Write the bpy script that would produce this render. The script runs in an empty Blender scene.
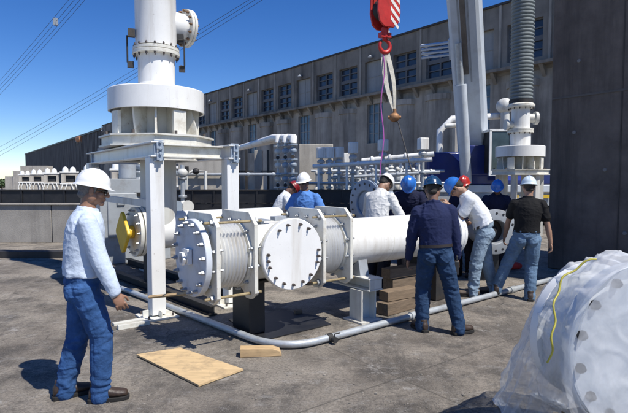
import bpy, bmesh, math, random
from mathutils import Vector, Matrix, noise, Quaternion
random.seed(7)
R = math.radians
SC = bpy.context.scene
COL = SC.collection
PI = math.pi

# ---------------------------------------------------------------- camera
F = 490.0; W0, H0 = 628.0, 413.0; HC = 1.72
PITCH = math.atan(26.5 / F)
cam_d = bpy.data.cameras.new('camera'); cam = bpy.data.objects.new('camera', cam_d); COL.objects.link(cam)
cam_d.sensor_width = 36; cam_d.lens = 36 * F / W0; cam_d.clip_start = .05; cam_d.clip_end = 4000
cam.location = (0, 0, HC); cam.rotation_euler = (R(90) - PITCH, 0, 0)
SC.camera = cam
cp, sp = math.cos(PITCH), math.sin(PITCH)
def ray(px, py):
    a = (px - W0 / 2) / F; b = (H0 / 2 - py) / F
    return Vector((a, cp + b * sp, b * cp - sp))
def at(px, py, Y):
    d = ray(px, py); return Vector((0, 0, HC)) + d * (Y / d.y)
def gnd(px, py, z=0.):
    d = ray(px, py); return Vector((0, 0, HC)) + d * ((z - HC) / d.z)

# ---------------------------------------------------------------- light
SUNH = Vector((.79, -.62)).normalized(); ELEV = R(56)
sd = Vector((SUNH.x * math.cos(ELEV), SUNH.y * math.cos(ELEV), math.sin(ELEV)))
sl = bpy.data.lights.new('sun', 'SUN'); sl.energy = 5.0; sl.angle = R(.53); sl.color = (1, .955, .88)
so = bpy.data.objects.new('sun', sl); COL.objects.link(so)
so.rotation_euler = (-sd).to_track_quat('-Z', 'Y').to_euler()
wd = bpy.data.worlds.new('World'); SC.world = wd; wd.use_nodes = True
nt = wd.node_tree; bg = nt.nodes['Background']
sky = nt.nodes.new('ShaderNodeTexSky'); sky.sky_type = 'NISHITA'; sky.sun_disc = False
sky.sun_elevation = ELEV; sky.sun_rotation = math.atan2(SUNH.x, SUNH.y)
sky.altitude = 1200; sky.air_density = 1.0; sky.dust_density = .0; sky.ozone_density = 4.0
hs = nt.nodes.new('ShaderNodeHueSaturation'); hs.inputs['Saturation'].default_value = 1.3; hs.inputs['Hue'].default_value = .513
nt.links.new(sky.outputs[0], hs.inputs['Color']); nt.links.new(hs.outputs[0], bg.inputs[0]); bg.inputs[1].default_value = .12
SC.view_settings.view_transform = 'Standard'; SC.view_settings.look = 'None'
SC.view_settings.exposure = 0.15; SC.view_settings.gamma = 1
SC.view_settings.use_curve_mapping = False
SC.cycles.max_bounces = 6; SC.cycles.diffuse_bounces = 3; SC.cycles.transparent_max_bounces = 12

# ---------------------------------------------------------------- materials
MATS = {}
def mat(name, col, rough=.55, metal=0., var=.12, scale=2.5, bump=.0, bscale=60, dirt=None, damt=.4, dscale=3., streak=False, coat=0., stretch=None, spec=.5, speck=0.):
    if name in MATS: return MATS[name]
    m = bpy.data.materials.new(name); m.use_nodes = True; n = m.node_tree.nodes; l = m.node_tree.links
    b = n['Principled BSDF']; b.inputs['Roughness'].default_value = rough; b.inputs['Metallic'].default_value = metal
    b.inputs['Specular IOR Level'].default_value = spec
    if coat: b.inputs['Coat Weight'].default_value = coat; b.inputs['Coat Roughness'].default_value = .08
    tc = n.new('ShaderNodeTexCoord'); vec = tc.outputs['Object']
    if stretch:
        mp = n.new('ShaderNodeMapping'); mp.inputs['Scale'].default_value = stretch; l.new(vec, mp.inputs[0]); vec = mp.outputs[0]
    nz = n.new('ShaderNodeTexNoise'); nz.inputs['Scale'].default_value = scale; nz.inputs['Detail'].default_value = 7; nz.inputs['Roughness'].default_value = .62
    l.new(vec, nz.inputs['Vector'])
    rp = n.new('ShaderNodeValToRGB'); rp.color_ramp.elements[0].position = .3; rp.color_ramp.elements[1].position = .7
    rp.color_ramp.elements[0].color = [max(0, c * (1 - var)) for c in col] + [1]
    rp.color_ramp.elements[1].color = [min(1, c * (1 + var)) for c in col] + [1]
    l.new(nz.outputs[0], rp.inputs[0]); out = rp.outputs[0]
    if dirt:
        n2 = n.new('ShaderNodeTexNoise'); n2.inputs['Scale'].default_value = dscale; n2.inputs['Detail'].default_value = 9; n2.inputs['Roughness'].default_value = .68
        mp = n.new('ShaderNodeMapping'); mp.inputs['Location'].default_value = (3.1, 7.7, 1.3)
        if streak: mp.inputs['Scale'].default_value = (1, 1, .09)
        l.new(tc.outputs['Object'], mp.inputs[0]); l.new(mp.outputs[0], n2.inputs['Vector'])
        r2 = n.new('ShaderNodeValToRGB'); r2.color_ramp.elements[0].position = .5; r2.color_ramp.elements[1].position = .72
        r2.color_ramp.elements[0].color = (0, 0, 0, 1); r2.color_ramp.elements[1].color = (damt, damt, damt, 1)
        l.new(n2.outputs[0], r2.inputs[0])
        mx = n.new('ShaderNodeMix'); mx.data_type = 'RGBA'; l.new(r2.outputs[0], mx.inputs[0]); l.new(out, mx.inputs[6]); mx.inputs[7].default_value = list(dirt) + [1]
        out = mx.outputs[2]
    if speck:
        n4 = n.new('ShaderNodeTexNoise'); n4.inputs['Scale'].default_value = 26; n4.inputs['Detail'].default_value = 8; n4.inputs['Roughness'].default_value = .7; l.new(tc.outputs['Object'], n4.inputs['Vector'])
        r4 = n.new('ShaderNodeValToRGB'); r4.color_ramp.elements[0].position = .62; r4.color_ramp.elements[1].position = .70; r4.color_ramp.elements[0].color = (0, 0, 0, 1); r4.color_ramp.elements[1].color = (speck, speck, speck, 1)
        l.new(n4.outputs[0], r4.inputs[0]); m4 = n.new('ShaderNodeMix'); m4.data_type = 'RGBA'; l.new(r4.outputs[0], m4.inputs[0]); l.new(out, m4.inputs[6]); m4.inputs[7].default_value = (.20, .12, .06, 1); out = m4.outputs[2]
    l.new(out, b.inputs['Base Color'])
    if bump:
        n3 = n.new('ShaderNodeTexNoise'); n3.inputs['Scale'].default_value = bscale; n3.inputs['Detail'].default_value = 5; l.new(vec, n3.inputs['Vector'])
        bp = n.new('ShaderNodeBump'); bp.inputs['Strength'].default_value = bump; bp.inputs['Distance'].default_value = .02
        l.new(n3.outputs[0], bp.inputs['Height']); l.new(bp.outputs[0], b.inputs['Normal'])
    rr = n.new('ShaderNodeMapRange'); rr.inputs[3].default_value = max(0, rough - .1); rr.inputs[4].default_value = min(1, rough + .12)
    l.new(nz.outputs[0], rr.inputs[0]); l.new(rr.outputs[0], b.inputs['Roughness'])
    MATS[name] = m; return m

WHITE = mat('white_paint', (.80, .80, .775), .38, var=.05, dirt=(.42, .36, .27), damt=.6, dscale=4.2, streak=True, bump=.04, bscale=60, speck=.45)
WHITE2 = mat('cream_paint', (.70, .69, .62), .45, var=.08, dirt=(.34, .26, .16), damt=.6, dscale=6, bump=.05, bscale=70, speck=.6)
WHITEW = mat('weathered_white_paint', (.62, .62, .58), .5, var=.12, dirt=(.22, .17, .12), damt=.7, dscale=3, streak=True, bump=.05)
BOLT = mat('galvanised_bolt', (.38, .40, .42), .4, .7, var=.2, scale=30)
DBOLT = mat('dark_bolt', (.12, .10, .09), .55, .5, var=.3, scale=30)
RUST = mat('rusty_steel', (.20, .12, .07), .8, .2, var=.4, scale=8, bump=.2)
BRASS = mat('oily_rod', (.42, .33, .18), .4, .5, var=.3, scale=12)
BLACK = mat('black_painted_steel', (.014, .015, .018), .5, var=.3, scale=4, dirt=(.05, .045, .04), damt=.5)
DARK = mat('dark_steel', (.035, .034, .034), .6, .2, var=.3, scale=5, dirt=(.11, .08, .05), damt=.5, bump=.1)
GALV = mat('galvanised_pipe', (.47, .50, .52), .42, .35, var=.12, scale=6, dirt=(.25, .23, .2), damt=.5, dscale=9)
GREYP = mat('grey_paint', (.33, .36, .39), .45, var=.12, dirt=(.18, .15, .12), damt=.5, dscale=5)
BLUEG = mat('blue_grey_paint', (.30, .36, .43), .42, var=.1, dirt=(.16, .15, .14), damt=.4, dscale=5)
CONC = mat('concrete', (.31, .29, .26), .9, var=.22, scale=1.2, bump=.3, bscale=40, dirt=(.12, .11, .10), damt=.7, dscale=1.4, streak=True)
CONCL = mat('pale_concrete', (.42, .39, .34), .9, var=.18, scale=1.5, bump=.25, bscale=40, dirt=(.18, .16, .14), damt=.6, dscale=2, streak=True)
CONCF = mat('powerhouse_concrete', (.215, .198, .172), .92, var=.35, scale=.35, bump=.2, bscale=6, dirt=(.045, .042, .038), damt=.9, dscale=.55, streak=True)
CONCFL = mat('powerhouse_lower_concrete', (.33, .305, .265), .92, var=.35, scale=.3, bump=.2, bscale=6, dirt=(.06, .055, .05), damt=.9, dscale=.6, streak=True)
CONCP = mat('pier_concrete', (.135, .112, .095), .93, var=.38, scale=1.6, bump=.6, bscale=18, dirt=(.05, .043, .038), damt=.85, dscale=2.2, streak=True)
SHUT = mat('pale_shutter', (.28, .29, .29), .7, var=.12, scale=.8, dirt=(.18, .18, .17), damt=.6, dscale=1, streak=True)
GLASS = mat('window_glass', (.03, .045, .075), .15, var=.5, scale=.7)
GLASSB = mat('lower_window_glass', (.10, .16, .22), .2, var=.5, scale=.8)
CLAD = mat('far_hall_wall', (.125, .12, .115), .8, .0, var=.3, scale=.15, dirt=(.03, .03, .03), damt=.6, dscale=.4, streak=True)
YEL = mat('yellow_paint', (.72, .47, .03), .45, var=.12, scale=4, dirt=(.3, .2, .04), damt=.4)
REDP = mat('red_crane_paint', (.50, .025, .02), .4, var=.18, scale=4, dirt=(.16, .03, .02), damt=.6, dscale=8)
CRANEW = mat('crane_white_paint', (.56, .61, .66), .35, var=.06, dirt=(.33, .33, .33), damt=.4, dscale=2)
CRANEB = mat('crane_blue_paint', (.010, .025, .16), .35, var=.15, dirt=(.02, .03, .1), damt=.5, coat=.3)
PLY = mat('plywood', (.60, .43, .23), .75, var=.16, scale=3, bump=.1, bscale=20, dirt=(.26, .19, .12), damt=.8, dscale=6, stretch=(1, 7, 1))
TIMB = mat('timber', (.52, .36, .19), .8, var=.2, scale=5, bump=.15, bscale=20, dirt=(.2, .13, .07), damt=.5, stretch=(1, 8, 8))
TIMBD = mat('old_timber', (.17, .125, .085), .85, var=.3, scale=5, bump=.2, bscale=20, stretch=(1, 7, 7))
HOSE = mat('grey_bellows_hose', (.20, .23, .235), .6, var=.15, scale=8)
RUBBER = mat('rubber', (.025, .025, .025), .8, var=.3)
PALECONC = CONCL

# ---------------------------------------------------------------- mesh builder
class MB:
    def __init__(s): s.v = []; s.f = []
    def add(s, vs, fs, M=None):
        o = len(s.v)
        s.v += [(M @ Vector(p)) if M else Vector(p) for p in vs]
        s.f += [tuple(i + o for i in f) for f in fs]; return s
    def box(s, c, sz, rz=0, M=None):
        x, y, z = [a / 2 for a in sz]
        T = Matrix.Translation(c) @ Matrix.Rotation(rz, 4, 'Z')
        if M: T = M @ T
        vs = [(-x, -y, -z), (x, -y, -z), (x, y, -z), (-x, y, -z), (-x, -y, z), (x, -y, z), (x, y, z), (-x, y, z)]
        return s.add(vs, [(0, 3, 2, 1), (4, 5, 6, 7), (0, 1, 5, 4), (1, 2, 6, 5), (2, 3, 7, 6), (3, 0, 4, 7)], T)
    def bb(s, a, b):
        return s.box([(a[i] + b[i]) / 2 for i in range(3)], [abs(b[i] - a[i]) for i in range(3)])
    def lathe(s, prof, p0=(0, 0, 0), ax=(0, 0, 1), n=24, closed=False, seg=None):
        # prof: (r, h) along axis
        q = Vector(ax).normalized().to_track_quat('Z', 'Y').to_matrix().to_4x4()
        M = Matrix.Translation(p0) @ q
        vs = []; fs = []; k = len(prof)
        for r, h in prof:
            for i in range(n):
                a = 2 * PI * i / n; vs.append((max(r, 1e-4) * math.cos(a), max(r, 1e-4) * math.sin(a), h))
        for j in range(k - 1):
            for i in range(n):
                i2 = (i + 1) % n; fs.append((j * n + i, j * n + i2, (j + 1) * n + i2, (j + 1) * n + i))
        if closed:
            for i in range(n):
                i2 = (i + 1) % n; fs.append(((k - 1) * n + i, (k - 1) * n + i2, i2, i))
        else:
            fs.append(tuple(reversed(range(n)))); fs.append(tuple(range((k - 1) * n, k * n)))
        return s.add(vs, fs, M)
    def cyl(s, p0, p1, r0, r1=None, n=16):
        p0 = Vector(p0); p1 = Vector(p1); r1 = r0 if r1 is None else r1
        return s.lathe([(r0, 0), (r1, (p1 - p0).length)], p0, p1 - p0, n)
    def tube(s, pts, r, n=10, rs=None):
        pts = [Vector(p) for p in pts]; vs = []; fs = []
        t0 = (pts[1] - pts[0]).normalized(); up = Vector((0, 0, 1)) if abs(t0.z) < .9 else Vector((1, 0, 0))
        a = t0.cross(up).normalized(); k = len(pts)
        for j, p in enumerate(pts):
            t = (pts[min(j + 1, k - 1)] - pts[max(j - 1, 0)]).normalized()
            a = (a - t * a.dot(t)).normalized(); b = t.cross(a); rr = rs[j] if rs else r
            for i in range(n):
                th = 2 * PI * i / n; vs.append(p + (a * math.cos(th) + b * math.sin(th)) * rr)
        for j in range(k - 1):
            for i in range(n):
                i2 = (i + 1) % n; fs.append((j * n + i, j * n + i2, (j + 1) * n + i2, (j + 1) * n + i))
        fs.append(tuple(reversed(range(n)))); fs.append(tuple(range((k - 1) * n, k * n)))
        return s.add(vs, fs)
    def ell(s, c, r, M=None, nu=16, nv=10):
        vs = [(0, 0, -1)]; fs = []
        for j in range(1, nv):
            ph = -PI / 2 + PI * j / nv
            for i in range(nu):
                th = 2 * PI * i / nu; vs.append((math.cos(ph) * math.cos(th), math.cos(ph) * math.sin(th), math.sin(ph)))
        vs.append((0, 0, 1)); L = len(vs) - 1
        for i in range(nu):
            i2 = (i + 1) % nu; fs.append((0, 1 + i2, 1 + i)); fs.append((L, L - nu + i, L - nu + i2))
            for j in range(nv - 2): fs.append((1 + j * nu + i, 1 + j * nu + i2, 1 + (j + 1) * nu + i2, 1 + (j + 1) * nu + i))
        T = Matrix.Translation(c) @ Matrix.Diagonal((r[0], r[1], r[2], 1))
        return s.add(vs, fs, (M @ T) if M else T)
    def sphere(s, c, r, M=None): return s.ell(c, (r, r, r), M)
    def prism(s, poly, h0, h1, M=None, hole=None):
        # poly in xy, extruded in z
        n = len(poly)
        vs = [(x, y, h0) for x, y in poly] + [(x, y, h1) for x, y in poly]
        fs = [(i, (i + 1) % n, n + (i + 1) % n, n + i) for i in range(n)]
        fs += [tuple(reversed(range(n))), tuple(range(n, 2 * n))]
        return s.add(vs, fs, M)
    def loft(s, secs, n=18):
        # secs: (center, ax vector*rx, ay vector*ry)
        vs = []; fs = []; k = len(secs)
        for c, ax, ay in secs:
            for i in range(n):
                a = 2 * PI * i / n; vs.append(Vector(c) + Vector(ax) * math.cos(a) + Vector(ay) * math.sin(a))
        for j in range(k - 1):
            for i in range(n):
                i2 = (i + 1) % n; fs.append((j * n + i, j * n + i2, (j + 1) * n + i2, (j + 1) * n + i))
        fs.append(tuple(reversed(range(n)))); fs.append(tuple(range((k - 1) * n, k * n)))
        return s.add(vs, fs)
    def mesh(s, name):
        me = bpy.data.meshes.new(name); me.from_pydata([tuple(v) for v in s.v], [], s.f)
        bm = bmesh.new(); bm.from_mesh(me); bmesh.ops.recalc_face_normals(bm, faces=bm.faces); bm.to_mesh(me); bm.free()
        return me
    def clusters(s):
        par = list(range(len(s.v)))
        def fd(a):
            while par[a] != a: par[a] = par[par[a]]; a = par[a]
            return a
        for f in s.f:
            r0 = fd(f[0])
            for i in f[1:]:
                r1 = fd(i)
                if r1 != r0: par[r1] = r0
        isl = {}
        for i in range(len(s.v)): isl.setdefault(fd(i), []).append(i)
        bx = []
        for r_, ids in isl.items():
            xs = [s.v[i] for i in ids]; bx.append([[min(p[k] for p in xs) - .0015 for k in range(3)], [max(p[k] for p in xs) + .0015 for k in range(3)], [r_]])
        if len(bx) > 400: return None
        ch = True
        while ch:
            ch = False; out = []
            for b in bx:
                for o in out:
                    if all(b[0][k] <= o[1][k] and o[0][k] <= b[1][k] for k in range(3)):
                        for k in range(3): o[0][k] = min(o[0][k], b[0][k]); o[1][k] = max(o[1][k], b[1][k])
                        o[2] += b[2]; ch = True; break
                else: out.append(b)
            bx = out
        if not 1 < len(bx) <= 100: return None
        res = []
        for b in bx:
            roots = set(b[2]); ids = [i for i in range(len(s.v)) if fd(i) in roots]; mp = {i: k for k, i in enumerate(ids)}
            m = MB(); m.v = [s.v[i] for i in ids]; m.f = [tuple(mp[i] for i in f) for f in s.f if f[0] in mp]; res.append(m)
        return res
    def build(s, name, m, parent=None, smooth=.6, bevel=0, split=True):
        if parent and split:
            cs_ = s.clusters()
            if cs_:
                obs = [c.build(name, m, parent, smooth, bevel, False) for c in cs_]; return obs[0]
        me = s.mesh(name)
        if m: me.materials.append(m)
        if smooth:
            for p in me.polygons: p.use_smooth = True
            me.set_sharp_from_angle(angle=smooth)
        o = bpy.data.objects.new(name, me); COL.objects.link(o)
        if parent: o.parent = parent
        if bevel:
            bv = o.modifiers.new('bevel', 'BEVEL'); bv.width = bevel; bv.segments = 2; bv.limit_method = 'ANGLE'; bv.angle_limit = R(40)
        return o
def empty(name, loc=(0, 0, 0), rz=0, label=None, cat=None, group=None):
    o = bpy.data.objects.new(name, None); COL.objects.link(o); o.location = loc; o.rotation_euler = (0, 0, rz); o.empty_display_size = .1
    return tag(o, label, cat, group)
def tag(o, label=None, cat=None, group=None, kind=None):
    if label: o['label'] = label
    if cat: o['category'] = cat
    if group: o['group'] = group
    if kind: o['kind'] = kind
    return o
def copy_tree(o, parent=None, children=None):
    children = children if children is not None else {x: [c for c in bpy.data.objects if c.parent == x] for x in bpy.data.objects}
    c = o.copy(); COL.objects.link(c); c.parent = parent
    for ch in children.get(o, []): copy_tree(ch, c, children)
    return c
def bolts(mb, c, ax, rad, n, r=.016, h=.03, ph=0):
    # every bolt is an island of its own; build() makes one object of each
    q = Vector(ax).normalized().to_track_quat('Z', 'Y'); c = Vector(c)
    for i in range(n):
        a = 2 * PI * i / n + ph
        p = c + q @ Vector((rad * math.cos(a), rad * math.sin(a), 0))
        mb.lathe([(r, 0), (r, h), (r * .5, h), (r * .5, h * 1.7)], p, ax, 6)

RZ = math.atan2(.6, .8)          # yard axis: local x = (.8,.6), local y = (-.6,.8)

# ================================================================ SETTING
def ground_mat():
    m = bpy.data.materials.new('worn_concrete_ground'); m.use_nodes = True; n = m.node_tree.nodes; l = m.node_tree.links
    b = n['Principled BSDF']; b.inputs['Roughness'].default_value = .92; b.inputs['Specular IOR Level'].default_value = .25
    tc = n.new('ShaderNodeTexCoord')
    def nz(sc, det=8, ro=.6, loc=(0, 0, 0), scl=(1, 1, 1)):
        mp = n.new('ShaderNodeMapping'); mp.inputs['Location'].default_value = loc; mp.inputs['Scale'].default_value = scl; l.new(tc.outputs['Object'], mp.inputs[0])
        t = n.new('ShaderNodeTexNoise'); t.inputs['Scale'].default_value = sc; t.inputs['Detail'].default_value = det; t.inputs['Roughness'].default_value = ro
        l.new(mp.outputs[0], t.inputs['Vector']); return t.outputs[0]
    def ramp(i, a, b_, ca, cb):
        r = n.new('ShaderNodeValToRGB'); e = r.color_ramp.elements; e[0].position = a; e[1].position = b_; e[0].color = ca; e[1].color = cb; l.new(i, r.inputs[0]); return r.outputs[0]
    def mix(f, a, b_, mode='MIX'):
        x = n.new('ShaderNodeMix'); x.data_type = 'RGBA'; x.blend_type = mode
        if isinstance(f, float): x.inputs[0].default_value = f
        else: l.new(f, x.inputs[0])
        l.new(a, x.inputs[6])
        if isinstance(b_, tuple): x.inputs[7].default_value = b_
        else: l.new(b_, x.inputs[7])
        return x.outputs[2]
    g = lambda v: (v, v, v, 1)
    c = ramp(nz(.9, 10, .72), .38, .60, (.105, .089, .075, 1), (.36, .315, .26, 1))
    c = mix(ramp(nz(.35, 6, .6, (5, 2, 0)), .42, .62, g(0), g(.65)), c, (.39, .35, .29, 1))       # tan patches
    c = mix(ramp(nz(1.3, 12, .78, (1, 9, 0)), .49, .60, g(0), g(.8)), c, (.075, .069, .064, 1))
    c = mix(ramp(nz(.55, 12, .8, (11, 2, 0), (1.8, .7, 1)), .52, .60, g(0), g(.55)), c, (.06, .056, .053, 1))
    c = mix(ramp(nz(3.0, 12, .8, (3, 12, 0)), .57, .63, g(0), g(.7)), c, (.47, .45, .42, 1))    # dark stains
    c = mix(ramp(nz(5.5, 10, .8, (4, 4, 0), (.6, 1.2, 1)), .54, .66, g(0), g(.6)), c, (.40, .385, .36, 1))  # cement scuffs
    c = mix(ramp(nz(45, 6, .75), .46, .60, g(0), g(.55)), c, (.10, .09, .078, 1))
    c = mix(ramp(nz(110, 4, .7, (2, 2, 2)), .56, .66, g(0), g(.6)), c, (.50, .47, .42, 1))
    c = mix(ramp(nz(14, 8, .78, (7, 1, 0)), .55, .63, g(0), g(.5)), c, (.09, .078, .068, 1))
    # cracks
    mp = n.new('ShaderNodeMapping'); l.new(tc.outputs['Object'], mp.inputs[0])
    dn = n.new('ShaderNodeTexNoise'); dn.inputs['Scale'].default_value = 1.2; dn.inputs['Detail'].default_value = 6; l.new(mp.outputs[0], dn.inputs['Vector'])
    ad = n.new('ShaderNodeMix'); ad.data_type = 'RGBA'; ad.blend_type = 'LINEAR_LIGHT'; ad.inputs[0].default_value = .45
    l.new(mp.outputs[0], ad.inputs[6]); l.new(dn.outputs['Color'], ad.inputs[7])
    vo = n.new('ShaderNodeTexVoronoi'); vo.feature = 'DISTANCE_TO_EDGE'; vo.inputs['Scale'].default_value = .32; l.new(ad.outputs[2], vo.inputs['Vector'])
    ck0 = ramp(vo.outputs['Distance'], .0, .005, g(.7), g(0)); ckm = n.new('ShaderNodeMix'); ckm.data_type = 'RGBA'; l.new(ramp(nz(.5, 4, .6, (9, 3, 0)), .47, .6, g(0), g(1)), ckm.inputs[0]); ckm.inputs[6].default_value = g(0); l.new(ck0, ckm.inputs[7]); ck = ckm.outputs[2]
    c = mix(ck, c, (.06, .055, .05, 1))
    # slab joints on the yard's axes
    mj = n.new('ShaderNodeMapping'); mj.inputs['Rotation'].default_value = (0, 0, -RZ); mj.inputs['Location'].default_value = (1.1, .4, 0); l.new(tc.outputs['Object'], mj.inputs[0])
    br = n.new('ShaderNodeTexBrick'); br.offset = 0; br.inputs['Scale'].default_value = 1; br.inputs['Mortar Size'].default_value = .009; br.inputs['Brick Width'].default_value = 4.2; br.inputs['Row Height'].default_value = 3.3
    br.inputs['Color1'].default_value = g(0); br.inputs['Color2'].default_value = g(0); br.inputs['Mortar'].default_value = g(.55); br.inputs['Mortar Smooth'].default_value = .3
    l.new(mj.outputs[0], br.inputs['Vector']); c = mix(br.outputs['Color'], c, (.075, .07, .062, 1))
    l.new(c, b.inputs['Base Color'])
    bp = n.new('ShaderNodeBump'); bp.inputs['Strength'].default_value = .8; bp.inputs['Distance'].default_value = .03
    bn = nz(22, 10, .8); l.new(bn, bp.inputs['Height']); l.new(bp.outputs[0], b.inputs['Normal'])
    return m
GM = ground_mat()
mb = MB(); mb.add([(-900, -300, 0), (900, -300, 0), (900, 1500, 0), (-900, 1500, 0)], [(0, 1, 2, 3)])
tag(mb.build('ground', GM), kind='structure')

# ================================================================ POWERHOUSE
P0 = Vector((45.16 - .797 * 42, 42, 0)); FD = Vector((-.797, 1, 0)).normalized(); BRZ = math.atan2(FD.y, FD.x)
ph = empty('powerhouse', P0, BRZ, 'long shaded concrete powerhouse with a row of high square windows and pale blind panels', 'building')
ZR = 15.15; XA, XB = -36., 103.
ks = range(-9, 27)
sk = lambda k: 1.4 + 3.87 * k
openings = []
for k in ks:
    s = sk(k)
    if k % 3 == 2:
        openings.append((s - 1.35, s + 1.35, 10.45, 13.55)); openings.append((s - 1.1, s + 1.1, 5.4, 9.3))
    else: openings.append((s - 1.4, s + 1.4, 10.65, 13.5))
def wall_open(mb, x0, x1, z0, z1, ops, y0, y1):
    xs = sorted(set([x0, x1] + [a for o in ops for a in o[:2] if x0 < a < x1]))
    for a, b in zip(xs[:-1], xs[1:]):
        cuts = sorted((o[2], o[3]) for o in ops if o[0] <= a + 1e-6 and o[1] >= b - 1e-6); z = z0
        for c0, c1 in cuts:
            if c0 > z: mb.bb((a, y0, z), (b, y1, c0))
            z = max(z, c1)
        if z < z1: mb.bb((a, y0, z), (b, y1, z1))
mb = MB(); wall_open(mb, XA, XB, 9.75, ZR, [o for o in openings if o[2] > 9.8], -.55, 0); mb.build('upper_wall', CONCF, ph)
mb = MB(); wall_open(mb, XA, XB, 0, 9.75, [o for o in openings if o[2] < 9.8], -.5, -.06); mb.build('lower_wall', CONCFL, ph)
mb = MB(); mb.bb((XA, -18, 0), (XB, -1.05, ZR - .3)); mb.build('inner_block', DARK, ph)
mb = MB(); mb.bb((XA - .2, -18.2, ZR), (XB + .2, .14, ZR + .16)); mb.build('roof', mat('roof_edge', (.05, .05, .052), .8, var=.2, scale=.6), ph)
mb = MB()
mb.bb((XA, .002, 10.0), (XB, .75, 10.22)); mb.build('ledge', CONCF, ph)
mb = MB()
for i in range(int((XB - XA) / 1.935)):
    x = XA + 1.0 + i * 1.935; mb.prism([(0, 9.2), (.62, 9.995), (0, 9.995)], x - .14, x + .14, Matrix(((0, 0, 1, 0), (1, 0, 0, .003), (0, 1, 0, 0), (0, 0, 0, 1))))
mb.build('corbels', CONCF, ph)
mb = MB()
for k in ks:
    if k % 3 != 2:
        s = sk(k); mb.prism([(-1.15, 0), (1.15, 0), (1.05, .35), (.8, .62), (.4, .8), (-.4, .8), (-.8, .62), (-1.05, .35)], 0, 8.6, Matrix.Translation((s, -.05, 0)))
        mb.prism([(-1.25, 0), (1.25, 0), (1.15, .45), (.5, .92), (-.5, .92), (-1.15, .45)], 8.602, 9.1, Matrix.Translation((s, -.05, 0)))
mb.build('round_piers', CONCFL, ph)
mb = MB()
for k in ks:
    s = sk(k) + 1.935
    mb.bb((s - .09, .003, 10.24), (s + .09, .12, ZR - .01))
mb.build('pilasters', CONCFL, ph)
win = None
for k in ks:
    s = sk(k)
    if k % 3 == 2:
        mb = MB(); mb.bb((-1.35, -.42, 10.45), (1.35, -.3, 13.55))
        mb.bb((-.03, -.3, 10.45), (.03, -.26, 13.55)); mb.bb((-1.35, -.3, 11.98), (1.35, -.26, 12.03))
        o = mb.build('blind_panel', SHUT, ph); o.location.x = s
        mb = MB(); mb.lathe([(.2, 0), (.26, .1), (.1, .3)], (0, .3, 13.75), n=12); mb.bb((-.03, .003, 13.98), (.03, .3, 14.03)); o2 = mb.build('wall_lamp', GREYP, ph); o2.location.x = s + .3
        mb = MB(); mb.bb((-1.1, -.42, 5.4), (1.1, -.36, 9.3)); o = mb.build('lower_window', GLASSB, ph); o.location.x = s
        mb = MB()
        for x in (-1.06, -.35, .35, 1.06): mb.bb((x - .04, -.355, 5.4), (x + .04, -.29, 9.3))
        for z in (6.4, 7.4, 8.4): mb.bb((-1.1, -.35, z - .03), (1.1, -.3, z + .03))
        f = mb.build('mullions', SHUT, o)
    else:
        if win is None:
            mb = MB()
            for x in (-1.07, 0, 1.07): mb.bb((x - .06, -.36, 10.65), (x + .06, -.24, 13.5))
            mb.bb((-1.12, -.37, 11.9), (1.12, -.2, 12.25))
            for z in (10.7, 11.3, 12.85, 13.45): mb.bb((-1.12, -.35, z - .045), (1.12, -.26, z + .045))
            win = mb.mesh('window'); win.materials.append(mat('window_frame_paint', (.12, .125, .13), .7, var=.2, scale=2))
            mb = MB(); mb.bb((-1.12, -.45, 10.65), (1.12, -.4, 13.5)); pane = mb.mesh('pane'); pane.materials.append(GLASS)
        w = bpy.data.objects.new('window', win); COL.objects.link(w); w.parent = ph; w.location.x = s; w.scale.x = 1.25
        p = bpy.data.objects.new('pane', pane); COL.objects.link(p); p.parent = w

# far clad hall
A1 = at(112, 126.5, 121); A2 = at(25, 155.5, 255)
hall = empty('far_hall', (A1.x, A1.y, 0), math.atan2(A2.y - A1.y, A2.x - A1.x), 'far dark hall with closely ribbed wall beyond the end of the long powerhouse', 'building')
L = (A2.xy - A1.xy).length; hz = A1.z
mb = MB()
N = 110
for i in range(N):
    a = L * i / N; b = L * (i + 1) / N; mb.bb((a, -.6, 0), (a + (b - a) * .5, 0, hz)); mb.bb((a + (b - a) * .5, -.6, 0), (b, -.35, hz - .002))
mb.build('wall', CLAD, hall)
mb = MB(); mb.bb((-1, -22, hz), (L, .2, hz + .5)); mb.bb((0, -21.8, 0), (L - .3, -.7, hz - .01)); mb.build('roof', BLACK, hall)
mb = MB(); mb.bb((2, .05, 8.3), (14, .25, 10.2)); mb.build('grey_window_strip', SHUT, hall)
q = at(75, 137.5, 150)
t = empty('roof_tank', (q.x, q.y, q.z - 1.2), hall.rotation_euler.z, 'orange rusty tank lying on the roof of the dark far hall', 'tank')
mb = MB(); mb.cyl((-3, -1.5, .8), (2.2, -1.5, .8), 1.0, n=16); mb.build('tank_body', mat('orange_tank', (.42, .19, .09), .7, var=.3, scale=1), t)
mb = MB(); mb.bb((2.3, -2.2, .1), (4.2, -.8, 1.5)); mb.bb((-2.6, -2.2, -.6), (-2.2, -.8, 0.1)); mb.bb((1.6, -2.2, -.6), (2, -.8, .1)); mb.build('end_box', CONC, t)

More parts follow.
